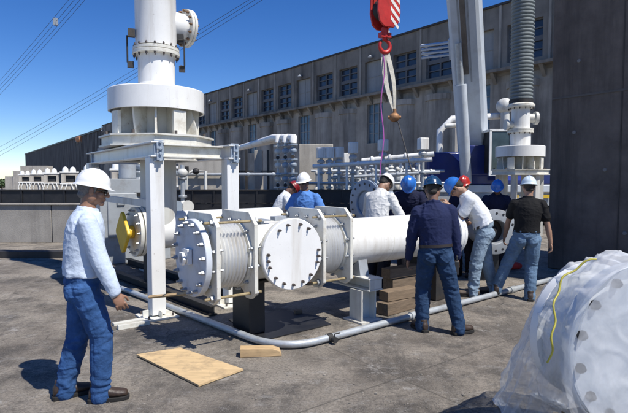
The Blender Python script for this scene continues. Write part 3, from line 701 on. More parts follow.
# ================================================================ MID GROUND PIPEWORK
q0 = at(178, 156, 16.0); q1 = at(232, 156, 16.0)
mb = MB(); mb.bb((q0.x, 16.0, 0), (q1.x, 16.5, q0.z))
o = mb.build('concrete_block_wall', CONCL, bevel=.02); tag(o, 'pale square concrete block wall behind the black band, between the two frame columns', 'wall')
q0 = at(299, 144, 17.0); q1 = at(333, 146, 17.0)
mb = MB(); mb.bb((q0.x, 17.0, 0), (q1.x, 17.4, q0.z)); tag(mb.build('concrete_wall', CONCL, bevel=.02), 'tall pale concrete wall slab right of the three white insulated pipes', 'wall')
q0 = at(254, 150, 17.5); q1 = at(262, 150, 17.5)
mb = MB(); mb.bb((q0.x, 17.5, 0), (q1.x, 17.9, q0.z)); tag(mb.build('concrete_post', CONCL, bevel=.02), 'narrow concrete upright standing under the white insulated pipes', 'post')
q0 = at(455, 128, 24); q1 = at(468, 128, 24)
mb = MB(); mb.bb((q0.x, 24.0, 0), (q1.x, 24.5, q0.z)); tag(mb.build('concrete_post', CONCL, bevel=.02), 'pale concrete upright left of the crane boom foot', 'post')
# three insulated pipes + valve drops
for i, px in enumerate((278, 285.5, 293)):
    t = empty('insulated_pipe', (0, 0, 0), 0, ['left insulated white pipe dropping through silver valves behind the black band', 'middle insulated white pipe dropping through silver valves behind the black band', 'right insulated white pipe dropping through silver valves next to the concrete panel'][i], 'pipe', 'insulated pipes behind the band')
    p = at(px, 137, 16.2 - i * .3); far = at(236 + i * 5, 149 - i * 1.5, 21.5)
    mb = MB(); mb.tube([far, p.lerp(far, .5), p.lerp(far, .08) + Vector((0, 0, .02)), p + Vector((.02, -.02, -.02)), p - Vector((0, 0, .18))], .115, 14); mb.build('lagging', WHITE, t, smooth=1.2)
    mb = MB(); mb.cyl((p.x, p.y, 0), (p.x, p.y, p.z - .15), .05); mb.build('drop_pipe', GALV, t)
    mb = MB()
    for z in (2.65, 2.2, 1.75, 1.3): mb.ell((p.x, p.y, z), (.12, .12, .11)); mb.lathe([(.15, z + .16), (.15, z + .2)], (p.x, p.y, 0), n=14)
    mb.build('valve_body', BLUEG if i else WHITEW, t)
    mb = MB()
    for z in (2.45, 1.55): mb.lathe([(.05, .12), (.06, .13), (.06, .15)], (p.x, p.y, z), (0, -1, 0), 12); mb.cyl((p.x, p.y, z), (p.x, p.y - .12, z), .02)
    mb.build('handwheel', DARK, t)
for j, (px, lab) in enumerate(((246, 'dark slim steel post left of the narrow concrete upright'), (268, 'dark slim steel post right of the narrow concrete upright'), (238, 'dark slim steel post by the right frame column'))):
    q = at(px, 150, 16.6); mb = MB(); mb.bb((q.x - .04, q.y, 0), (q.x + .04, q.y + .08, q.z)); mb.bb((q.x - .25, q.y - .02, 2.0), (q.x + .25, q.y - .002, 2.04)); tag(mb.build('steel_post', DARK), lab, 'post', 'slim posts behind the band')
# level gauge / actuator posts with white box heads
heads = [(321, 153, 15.5, 'leftmost'), (329.5, 153, 15.5, 'second from left'), (339, 152.5, 15.5, 'third from left'), (353, 148, 14.8, 'fourth from left'), (383, 145.5, 14.5, 'just above the bowed white helmet'), (423, 144, 14.2, 'rightmost, near the blue crane deck'), (346, 158, 17.5, 'half hidden between third and fourth')]
for i, (px, py, Y, w) in enumerate(heads):
    q = at(px, py, Y); t = empty('actuator_post', (q.x, q.y, 0), RZ * .3, 'white box-headed actuator on silver stem, %s in the row' % w, 'actuator', 'white headed actuators behind the band')
    s = .13 if i != 6 else .1
    mb = MB(); mb.box((0, 0, q.z), (2 * s, 2 * s, .34)); mb.build('head_box', WHITE, t, bevel=.02)
    mb = MB(); mb.lathe([(.05, .5), (.05, q.z - .17)], n=10); mb.lathe([(.12, q.z - .33), (.13, q.z - .27), (.08, q.z - .2)], n=12); mb.lathe([(.1, 1.9), (.11, 1.93), (.1, 1.96)], n=12); mb.lathe([(.11, 1.45), (.11, 1.52)], n=12); mb.build('stem', GALV, t)
    mb = MB(); mb.ell((0, 0, 1.25), (.16, .16, .2)); mb.lathe([(.12, .2), (.12, .6), (.06, 1.0)], n=14); mb.build('valve_body', WHITEW, t)
for nm, a, b, r, lab in (('header_pipe', at(313, 166.5, 14.9), at(432, 159.5, 13.8), .06, 'long white header pipe crossing in front of the actuator posts'), ('header_pipe', at(362, 161, 16), at(434, 154, 15.4), .085, 'thicker white header pipe behind, running to the crane cab'), ('header_pipe', at(330, 178, 15.6), at(440, 172, 15.2), .05, 'thin grey header pipe low among the actuator stems')):
    mb = MB(); mb.cyl(a, b, r); d = (b - a).normalized()
    for f_ in (.15, .4, .62, .85): mb.lathe([(r * 1.5, -.03), (r * 1.5, .03)], a.lerp(b, f_), d, 14)
    for f_ in (.05, .3, .55, .8):
        p = a.lerp(b, f_); mb.cyl((p.x, p.y, 0), (p.x, p.y, p.z - r), .035)
    tag(mb.build(nm, WHITE if r > .055 else GALV), lab, 'pipe', 'header pipes behind the band')
# dense small pipework
for j in range(9):
    px = 318 + j * 13.5 + random.uniform(-2, 2); q = at(px, 180, 15.9 + random.uniform(-.3, .6)); h = random.uniform(1.7, 2.15)
    t = empty('small_valve', (q.x, q.y, 0), random.uniform(-.5, .5), 'silver pipe valve of the crowded row behind the black band, %s' % ['beneath the leftmost actuator', 'beneath the second actuator', 'beneath the third actuator', 'beneath the fourth actuator', 'above the blue grey flange', 'left of the fifth actuator', 'behind the white helmet', 'above the bright blue helmet', 'left of the rightmost actuator'][j], 'valve', 'small valves behind the band')
    mb = MB(); mb.cyl((0, 0, 0), (0, 0, h), .055, n=12); mb.tube([(0, 0, h - .3), (.2, 0, h - .3), (.24, 0, h - .5), (.24, 0, .5)], .035, 8); mb.lathe([(.1, h - .9), (.1, h - .84)], n=12); mb.lathe([(.1, h - .35), (.1, h - .29)], n=12); mb.build('riser', GALV, t)
    mb = MB(); mb.ell((0, 0, h - .6), (.12, .12, .17)); mb.ell((0, 0, h), (.08, .08, .08)); mb.build('valve_body', WHITEW, t)
k_ = 0
for (px, h) in ((312, 1.9), (325, 2.2), (335, 2.35), (347, 2.2), (359, 2.3), (371, 2.4), (391, 2.35), (401, 2.2), (410, 2.45), (418, 2.3), (429, 2.5), (441, 2.3)):
    q = at(px, 180, 18.6); k_ += 1
    t = empty('bushing_post', (q.x, q.y, 0), 0, 'white bushing post in the back row of pipework, %s' % ['far left end', 'second from its left end', 'third from its left end', 'fourth from its left end', 'fifth from its left end', 'sixth from its left end', 'sixth from its right end', 'fifth from its right end', 'fourth from its right end', 'third from its right end', 'second from its right end', 'far right end'][k_ - 1], 'bushing', 'back row bushings')
    mb = MB(); mb.lathe([(.07, 0), (.07, h - .5)] + [(.07 + .05 * (i % 2), h - .5 + i * .05) for i in range(9)] + [(.05, h)], n=10); mb.build('column', WHITEW if k_ % 3 else BLUEG, t)
    mb = MB(); mb.ell((0, 0, h), (.1, .1, .09)); mb.build('cap', WHITE, t)
    if k_ % 2: mb = MB(); mb.tube([(0, 0, h), (.3, 0, h + .05), (.5, 0, h - .3), (.55, 0, .4)], .04, 8); mb.build('branch_pipe', GALV, t)
for (xa, xb, z, Y, lab) in ((-.3, 4.2, 1.62, 15.2, 'thin silver pipe lowest among the actuator stems'), (-.1, 4.4, 2.02, 16.6, 'white pipe at mid height behind the actuator stems'), (-5.0, -.9, 1.9, 15.9, 'thin silver pipe crossing behind the right frame column')):
    mb = MB(); mb.cyl((xa, Y, z), (xb, Y, z), .045)
    for i in range(5): mb.lathe([(.075, -.03), (.075, .03)], (xa + (xb - xa) * (i + .5) / 5, Y, z), (1, 0, 0), 12)
    tag(mb.build('cross_pipe', GALV), lab, 'pipe', 'cross pipes behind the band')
q = at(196, 178, 15.7)
t = empty('wall_valve', (q.x, q.y, 0), .2, 'small white valve and pipe in front of the pale concrete block wall', 'valve')
MB().tube([(-.3, 0, 0), (-.3, 0, 1.9), (-.1, 0, 2.0), (.3, 0, 2.0), (.3, 0, 0)], .05, 10).build('pipe_bend', WHITEW, t)
mb = MB(); mb.ell((0, 0, 2.0), (.12, .1, .1)); mb.cyl((0, 0, 2.0), (0, -.2, 2.0), .04); mb.box((-.3, -.05, 2.05), (.16, .1, .2)); mb.build('valve_body', DARK, t)
# pipes left of boom
q = at(452, 120, 26)
t = empty('insulated_pipe', (0, 0, 0), 0, 'white insulated pipe bend beyond the boom foot and concrete upright', 'pipe')
a = at(440, 131, 25); b = at(452, 119, 25); c = at(500, 116, 26)
MB().tube([a - Vector((0, 0, 3)), a, b, c], .17, 14).build('lagging', WHITE, t, smooth=1.2)
mb = MB(); mb.cyl(at(445, 126, 24.6), at(470, 124, 24.6), .12); mb.ell(at(505, 106, 25.5), (.45, .4, .4)); mb.cyl(at(505, 112, 25.5), at(505, 140, 25.5), .22); mb.build('valve_body', WHITEW, t)

# left row of units
def unit(label):
    t = empty('vent_unit', (0, 0, 0), 0, label, 'vent unit', 'white vent units along the far side')
    mb = MB(); wall_open(mb, -1.1, 1.1, 0, 2.35, [(-.5, .75, 1.55, 2.15)], -.9, -.6); mb.bb((-1.1, -.6, 0), (1.1, .9, 2.35)); mb.build('plinth', CONCL, t)
    mb = MB(); mb.bb((-1.25, -1.0, 2.36), (1.25, 1.0, 2.48)); mb.bb((-1.25, -1.05, 1.33), (1.25, -.92, 1.43)); mb.build('slab', WHITE, t)
    for x in (-.55, .45):
        mb = MB(); mb.lathe([(.42, 2.48), (.42, 2.6), (.38, 2.75), (.25, 2.88), (.05, 2.94)], (x, 0, 0), n=20); mb.build('dome', WHITE, t)
    mb = MB(); mb.bb((-.5, -.62, 1.55), (.75, -.605, 2.15)); mb.build('opening', BLACK, t)
    mb = MB()
    for x in (-.9, -.35, .2, .75): mb.tube([(x, -1.0, 1.32), (x + .3 * (1 if x > 0 else -1), -1.25, .8), (x - .05, -1.4, 0)], .09, 8)
    mb.build('bushing', WHITEW, t)
    return t
u0 = unit('x'); wh = ['nearest vent unit, seen under the steel frame beams', 'vent unit just right of the white-helmet man', 'vent unit mostly hidden behind the white helmet', 'largest white vent unit left of the white helmet', 'second white vent unit left of the white helmet', 'third white vent unit left of the white helmet', 'smallest and farthest white vent unit at the left edge']
ch_ = {x: [c for c in bpy.data.objects if c.parent == x] for x in bpy.data.objects}
for i, Y in enumerate((27.5, 33.2, 39, 45, 51.4, 57.8, 64.5)):
    o = u0 if i == 0 else copy_tree(u0, None, ch_)
    o.location = (-22.4 - .797 * (Y - 45), Y, 0); o.rotation_euler.z = .45; o.scale = (.62, .7, 1.0); o['label'] = wh[i]
q = at(30, 180, 75)
mb = MB(); mb.bb((-2.6, 0, 0), (2.6, 2.5, 3.1)); mb.bb((-3.9, .1, 0), (-2.602, 2.4, 2.3)); mb.bb((-1.6, .3, 3.102), (2.4, 2.2, 3.9)); o = mb.build('service_hut', CONCL); o.location = (q.x, q.y, 0); tag(o, 'small pale service hut beyond the farthest vent unit', 'hut')
# shrubs far left
def leafy(mb, c, r, n, ls):
    for i in range(n):
        while True:
            d = Vector((random.uniform(-1, 1), random.uniform(-1, 1), random.uniform(-1, 1)))
            if d.length < 1 and noise.noise(d * 2.3 + Vector(c)) > -.25: break
        p = Vector(c) + Vector((d.x * r[0], d.y * r[1], d.z * r[2])); a = Vector((random.gauss(0, 1), random.gauss(0, 1), random.gauss(0, 1))).normalized(); b = a.orthogonal().normalized()
        mb.add([p, p + a * ls, p + a * ls * .6 + b * ls * .6, p + b * ls], [(0, 1, 2, 3)])
LEAF = mat('leaf', (.05, .09, .03), .6, var=.4, scale=3)
for px, lab in ((2, 'small green tree at the far left edge beyond the black band'), (14, 'small green tree next to the service hut far left')):
    q = at(px, 188, 90); t = empty('distant_tree', (q.x, q.y, 0), 0, lab, 'tree', 'far small trees')
    mb = MB(); mb.cyl((0, 0, 0), (0, 0, 1.0), .12, .06, 8); mb.build('trunk', RUST, t)
    mb = MB(); leafy(mb, (0, 0, 1.1), (1.4, 1.4, .8), 900, .22); mb.build('crown', LEAF, t, smooth=0, split=False)

# power lines
WIRE = mat('wire', (.05, .06, .08), .6, .3)
lines = [((-20, 102), (80, -14)), ((-20, 106.5), (86, -14)), ((-20, 110), (92, -14)), ((-20, 115), (97, -14)), ((-40, 168), (262, -8)), ((-40, 173), (268, -8)), ((-40, 177), (272, -6))]
wl_ = ['topmost wire of the upper bundle of power lines', 'second wire of the upper bundle of power lines', 'third wire of the upper bundle of power lines', 'lowest wire of the upper bundle of power lines', 'top wire of the lower bundle passing behind the riser', 'middle wire of the lower bundle passing behind the riser', 'bottom wire of the lower bundle passing behind the riser']
for i, (a, b) in enumerate(lines):
    A = at(a[0], a[1], 190); B = at(b[0], b[1], 95); pts = []
    for k in range(25):
        s = k / 24; p = A.lerp(B, s); p.z -= 4 * s * (1 - s) * (.6 if i < 4 else 1.0); pts.append(p)
    o = MB().tube(pts, .042, 5).build('power_line', WIRE); tag(o, wl_[i], 'power line', 'overhead power lines')
    if i == 1: sp0 = pts[20]
o = MB().box(sp0 + Vector((0, 0, .1)), (.8, .8, 1.5)).build('line_spacer', GREYP); tag(o, 'small spacer damper clamped on the upper power lines', 'spacer')

# ================================================================ CRANE
CB = at(475, 168, 19.5)
cr = empty('mobile_crane', (CB.x, CB.y, 0), 0, 'blue and white mobile crane with raised telescopic boom behind the workers', 'crane')
bz = CB.z - .2
base = Vector((0, 0, bz)); tip = Vector((1.55 - CB.x, 9.9 - CB.y, 23.5))
D = (tip - base); LB = D.length; Dn = D.normalized()
side = Dn.cross(Vector((0, 0, 1))).normalized(); side = side if side.x > 0 else -side; nrm = side.cross(Dn).normalized(); nrm = nrm if nrm.y > 0 else -nrm
MBm = Matrix(((side.x, nrm.x, Dn.x, base.x), (side.y, nrm.y, Dn.y, base.y), (side.z, nrm.z, Dn.z, base.z), (0, 0, 0, 1)))
def sec(w, h, z0, z1, m, nm, ch=.12):
    p = [(-w + ch, -h), (w - ch, -h), (w, -h + ch), (w, h - ch), (w - ch, h), (-w + ch, h), (-w, h - ch), (-w, -h + ch)]
    return MB().prism(p, z0, z1, MBm).build(nm, m, cr, bevel=.02)
sec(.52, .5, -1.0, 9.5, CRANEW, 'boom_base_section'); sec(.39, .43, 9.5, 16.5, CRANEW, 'boom_mid_section'); sec(.32, .35, 16.5, LB, CRANEW, 'boom_tip_section')
for sx in (1, -1):
    MB().box((sx * .16, -.505 if 1 else 0, 6.6), (.05, .012, 5.6), 0, MBm).build('boom_stripe', GREYP, cr)
HT = mat('hoist_track_steel', (.17, .15, .13), .6, .3, var=.3, scale=3)
MB().box((0, -.53, 6.8), (.17, .05, 5.4), 0, MBm).build('hoist_track', HT, cr)
MB().box((0, -.53, 6.8), (.17, .05, 5.4), 0, MBm @ Matrix.Diagonal((1, -1, 1, 1))).build('hoist_track', HT, cr)
mb = MB(); lc0 = Vector((-.72, -1.25, bz - .4)); lc1 = MBm @ Vector((-.20, -.55 if nrm.y > 0 else .55, 5.2))
mb.cyl(lc0, lc0.lerp(lc1, .72), .2, n=20); mb.build('lift_cylinder', CRANEW, cr); MB().cyl(lc0.lerp(lc1, .72), lc1, .12).build('cylinder_rod', GALV, cr)
mb = MB(); 
for k in range(4):
    mb.box((-1.05, -.1 , 4.75 + k * .14), (1.1, .22, .06), 0, MBm)
mb.box((-.55, -.1, 4.95), (.1, .3, .7), 0, MBm)
mb.build('jib_bracket', CRANEW, cr)
# deck, cab, chassis
mb = MB(); mb.bb((-2.15, -1.2, 1.55), (-.75, 1.3, 2.75)); mb.bb((-.75, -.7, 1.55), (-.55, 1.1, 2.55)); mb.build('counterweight', CRANEB, cr, bevel=.06)
mb = MB(); mb.bb((-.54, -1.3, 1.55), (2.6, 1.3, 1.95)); mb.bb((-.8, -1.35, 1.9), (.1, -1.1, 3.9 - .9)); mb.build('deck', CRANEB, cr, bevel=.04)
mb = MB(); mb.bb((-.10, -2.0, 1.97), (.60, -.75, 3.45)); cab = mb.build('cab', BLACK, cr, bevel=.04)
mb = MB()
for (x, z0, z1) in ((-.13, 1.97, 3.47), (.58, 1.97, 3.47)): mb.bb((x - .03, -2.04, z0), (x + .04, -1.96, z1))
mb.bb((-.16, -2.04, 3.44), (.62, -.73, 3.52)); mb.bb((-.16, -2.045, 1.87), (.62, -1.9, 2.05)); mb.build('cab_frame', WHITE, cab)
mb = MB(); mb.bb((-.08, -2.02, 2.07), (.54, -2.003, 3.43)); mb.build('windscreen', mat('cab_glass', (.04, .06, .07), .1, var=.5, scale=2), cab)
# sign lettering on the deck edge
mb = MB(); mb.bb((.2, -1.76, 1.70), (1.3, -1.74, 1.86)); mb.build('name_plate', mat('plate_blue', (.05, .08, .45), .4), cr)
mb = MB()
mb.bb((-4.6, -1.25, .75), (5.5, 1.25, 1.25)); mb.build('chassis', GREYP, cr, bevel=.03)
mb = MB(); mb.bb((-4.6, -1.32, 1.252), (5.5, 1.32, 1.54)); mb.build('carrier_deck', CRANEW, cr, bevel=.03)
mb = MB()
for x in range(16):
    if x % 2 == 0: mb.bb((.3 + x * .3, -1.335, 1.05), (.6 + x * .3, -1.3, 1.17))
mb.build('yellow_stripe', YEL, cr)
for x in (-3.6, -2.2, 1.6, 3.0, 4.4):
    for y in (-1.1, 1.1):
        mb = MB(); mb.lathe([(.35, -.17), (.52, -.17), (.55, -.1), (.55, .1), (.52, .17), (.35, .17)], (x, y, .55), (0, 1, 0), 28); w = mb.build('wheel', RUBBER, cr)
        mb = MB(); mb.lathe([(.34, -.12), (.34, .12)], (x, y, .55), (0, 1, 0), 20); mb.lathe([(.12, -.19), (.12, .19)], (x, y, .55), (0, 1, 0), 12); mb.build('rim', GREYP, w)
for x in (-4.3, .0, 5.2):
    mb = MB(); mb.bb((x - .14, -2.3, .85), (x + .14, -1.26, 1.1)); mb.cyl((x, -2.2, .06), (x, -2.2, 1.3), .08); mb.lathe([(.28, 0.002), (.28, .06)], (x, -2.2, 0), n=16); mb.build('outrigger', CRANEW, cr)

# hook block
q = at(385, 14, 9.4); HQ = q
hk = empty('hook_block', (q.x, q.y, q.z), R(25), 'red crane hook block with white diagonal stripes hanging above the yard', 'hook')
mb = MB()
poly = [(-.16, .45), (.16, .45), (.235, .35), (.25, .0), (.2, -.2), (.1, -.28), (-.1, -.28), (-.2, -.2), (-.25, .0), (-.235, .35)]
XZ = Matrix(((1, 0, 0, 0), (0, 0, -1, 0), (0, 1, 0, 0), (0, 0, 0, 1)))
mb.prism(poly, -.15, -.11, XZ); mb.prism(poly, .11, .15, XZ); mb.build('side_plate', REDP, hk, bevel=.01)
mb = MB(); mb.lathe([(.21, -.1), (.18, -.05), (.18, .05), (.21, .1)], (0, 0, .08), (0, 1, 0), 28); mb.build('sheave', DARK, hk)
mb = MB()
for k in range(4):
    z = .31 - k * .165
    for yy in (-.152, .152):
        mb.prism([(.03, z + .05), (.225, z - .16), (.225, z - .08), (.03, z + .13)] if k < 3 else [(.03, z + .05), (.19, z - .12), (.21, z - .07), (.03, z + .13)], yy - .002, yy + .002, XZ)
mb.build('white_stripe', mat('stripe_white', (.75, .72, .68), .5), hk)
mb = MB(); mb.cyl((0, 0, -.26), (0, 0, -.42), .07); mb.box((0, 0, -.40), (.22, .12, .09))
hp = []
for i in range(15):
    a = R(80 - i * 21); hp.append((.115 * math.cos(a) - .0, 0, -.60 + .115 * math.sin(a)))
mb.tube([(0, 0, -.42), (0, 0, -.47)] + hp, .04, 12, rs=[.045, .045] + [.045 - abs(i - 7) * .0022 for i in range(15)]); mb.build('hook', REDP, hk)
mb = MB(); tipw = Vector((CB.x, CB.y, 0)) + tip
iv = Matrix.Translation((q.x, q.y, q.z)) @ Matrix.Rotation(R(25), 4, 'Z'); iv.invert(); tl = iv @ tipw
for dx in (-.14, -.05, .05, .14): mb.tube([(dx, 0, .2), tl + Vector((dx, 0, 0))], .012, 6)
mb.build('hoist_rope', DARK, hk)
# sling
sg = empty('lifting_sling', (0, 0, 0), 0, 'dirty white webbing sling hanging from the red hook with a rusty ball shackle', 'sling')
SL = mat('webbing', (.50, .48, .42), .9, var=.25, scale=9, bump=.3, bscale=60)
hb_ = q + Vector((0, 0, -.74)); e = at(394.5, 112, 9.3)
for k, dx in enumerate((-.02, .035)):
    mb = MB(); vs = []; N = 14
    for i in range(N + 1):
        s = i / N; p = hb_.lerp(e, s) + Vector((.06 * math.sin(PI * s) * (1 if k else -1) + (dx if 1 else 0) * (1 - s), .02 * k, .05 * (1 - s))); w = .055 * (1 - .35 * s)
        th = .5 * s + k * .3; a = Vector((math.cos(th), math.sin(th), 0)) * w; n_ = Vector((-math.sin(th), math.cos(th), 0)) * .004
        vs += [p - a - n_, p + a - n_, p + a + n_, p - a + n_]
    fs = [(0, 1, 2, 3), (4 * N, 4 * N + 3, 4 * N + 2, 4 * N + 1)]
    for i in range(N):
        for j in range(4): fs.append((i * 4 + j, i * 4 + (j + 1) % 4, i * 4 + 4 + (j + 1) % 4, i * 4 + 4 + j))
    mb.add(vs, fs); mb.build('webbing', SL, sg)
mb = MB(); mb.ell(e - Vector((0, 0, .1)), (.10, .09, .09)); mb.cyl(e - Vector((.0, 0, .02)), e + Vector((0, 0, .06)), .035); mb.cyl(e - Vector((.12, 0, .1)), e + Vector((.12, 0, -.1)), .03); mb.build('shackle', mat('rusty_brass', (.32, .17, .08), .6, .4, var=.4, scale=12), sg)
a = hb_ + Vector((-.03, 0, 0)); b = at(381.5, 186, 8.6)
mb = MB(); mb.tube([a.lerp(b, i / 12) + Vector((.03 * math.sin(i), 0, 0)) for i in range(13)], .011, 6); o = mb.build('tag_rope', mat('purple_rope', (.30, .07, .28), .8, var=.2)); tag(o, 'thin purple tag rope hanging from the red hook', 'rope')
a = at(398, 122, 9.2); b = at(412, 172, 8.4); o = MB().tube([e - Vector((0, 0, .18)), a, b], .012, 6).build('tag_rope', DARK); tag(o, 'thin black rope from the rusty shackle down to the blue helmet', 'rope')

# ================================================================ PEOPLE
def remesh(mb, name, m, parent, vox=.007, smooth=4, disp=None, loc=None):
    me = mb.mesh(name + '_raw'); o = bpy.data.objects.new(name + '_raw', me); COL.objects.link(o)
    r = o.modifiers.new('r', 'REMESH'); r.mode = 'VOXEL'; r.voxel_size = vox; r.adaptivity = 0
    if smooth:
        s = o.modifiers.new('s', 'SMOOTH'); s.iterations = smooth; s.factor = .5
    dg = bpy.context.evaluated_depsgraph_get(); ev = o.evaluated_get(dg); me2 = bpy.data.meshes.new_from_object(ev)
    bpy.data.objects.remove(o); me2.name = name; me2.materials.clear(); me2.materials.append(m)
    if disp:
        ns = [v.normal.copy() for v in me2.vertices]
        for v, n_ in zip(me2.vertices, ns): v.co = v.co + n_ * disp(v.co, n_)
    for p in me2.polygons: p.use_smooth = True
    ob = bpy.data.objects.new(name, me2); COL.objects.link(ob); ob.parent = parent; return ob
def ik(a, c, l1, l2, pole):
    d = c - a; L = min(d.length, (l1 + l2) * .998); u = d.normalized(); c = a + u * L
    x = (l1 * l1 - l2 * l2 + L * L) / (2 * L); h = math.sqrt(max(0, l1 * l1 - x * x))
    p = (pole - u * pole.dot(u)).normalized(); return a + u * x + p * h, c
def limb(mb, pts, rs, n=14, flat=None):
    # rounded tapered limb through pts
    P = []; Q = []
    for i in range(len(pts) - 1):
        for k in range(6): s = k / 6; P.append(pts[i].lerp(pts[i + 1], s)); Q.append(rs[i] * (1 - s) + rs[i + 1] * s)
    P.append(pts[-1]); Q.append(rs[-1])
    for _ in range(2): P = [P[0]] + [(P[i - 1] + P[i] * 2 + P[i + 1]) / 4 for i in range(1, len(P) - 1)] + [P[-1]]
    mb.tube(P, 0, n, rs=Q); mb.sphere(P[0], Q[0]); mb.sphere(P[-1], Q[-1])
SKINS = {}
def skinmat(c):
    if c not in SKINS:
        m = mat('skin_%d' % len(SKINS), c, .5, var=.12, scale=18); m.node_tree.nodes['Principled BSDF'].inputs['Subsurface Weight'].default_value = .1; m.node_tree.nodes['Principled BSDF'].inputs['Subsurface Radius'].default_value = (.02, .01, .005); SKINS[c] = m
    return SKINS[c]
def fabric(name, c, var=.14, rough=.85, denim=False):
    if denim: return mat(name, c, .85, var=.28, scale=7, bump=.35, bscale=45, dirt=tuple(min(1, x * 2.0 + .02) for x in c), damt=.45, dscale=6, spec=.2)
    return mat(name, c, rough, var=var, scale=6, bump=.3, bscale=35, spec=.2)
HAIR = mat('dark_hair', (.02, .016, .013), .6, var=.3, scale=60, bump=.5, bscale=150)
HAIRG = mat('grey_hair', (.16, .15, .14), .6, var=.3, scale=60, bump=.5, bscale=150)
LEA = mat('brown_boot_leather', (.045, .028, .02), .5, var=.3, scale=9, bump=.2, bscale=40, dirt=(.12, .1, .08), damt=.4)
LEAT = mat('tan_boot_leather', (.13, .10, .075), .7, var=.3, scale=9, bump=.2, bscale=40)
SOLE = mat('boot_sole', (.015, .014, .013), .8, var=.2)
def foldf(amp, seed, kind):
    sv = Vector((seed * 3.7, seed * 1.9, seed * 2.3))
    def f(co, n_):
        p = co + sv
        a = noise.noise(p * 4.5) * .7
        if kind == 'shirt': w = Vector((p.x * 10 + p.z * 3, p.y * 10 - p.z * 3, p.z * 3.6)); w2 = Vector((p.x * 8 - p.z * 9, p.y * 8 + p.z * 9, p.z * 9 + p.x * 5))
        else: w = Vector((p.x * 9 + p.z * 5, p.y * 9 - p.z * 4, p.z * 5)); w2 = Vector((p.x * 7 - p.z * 6, p.y * 7, p.z * 14))
        b = 1 - abs(noise.noise(w)) * 5.5; b2 = 1 - abs(noise.noise(w2)) * 6.0
        d = noise.noise(Vector((p.x * 26, p.y * 26, p.z * 22))) * .18
        mk = min(1, max(0, .62 + 1.5 * noise.noise(p * 2.3 + Vector((3, 3, 3))))); v = a + (max(b, -.35) * .8 + max(b2, -.2) * .75) * mk + d * .5
        if kind == 'trousers':
            z = co.z
            e = math.exp(-((z - .15) / .07) ** 2) * 1.1 + math.exp(-((z - .48) / .06) ** 2) * .7
            v += e * (math.sin(z * 80 + noise.noise(p * 6) * 9) * .7)
            if co.y < -.05 and .80 < z < .935 and .022 < abs(co.x) < .135: v += .45 if (.03 < abs(co.x) < .127 and z > .81) else -.2
            if abs(abs(co.x) - .155) < .006: v -= .25
        return v * amp
    return f
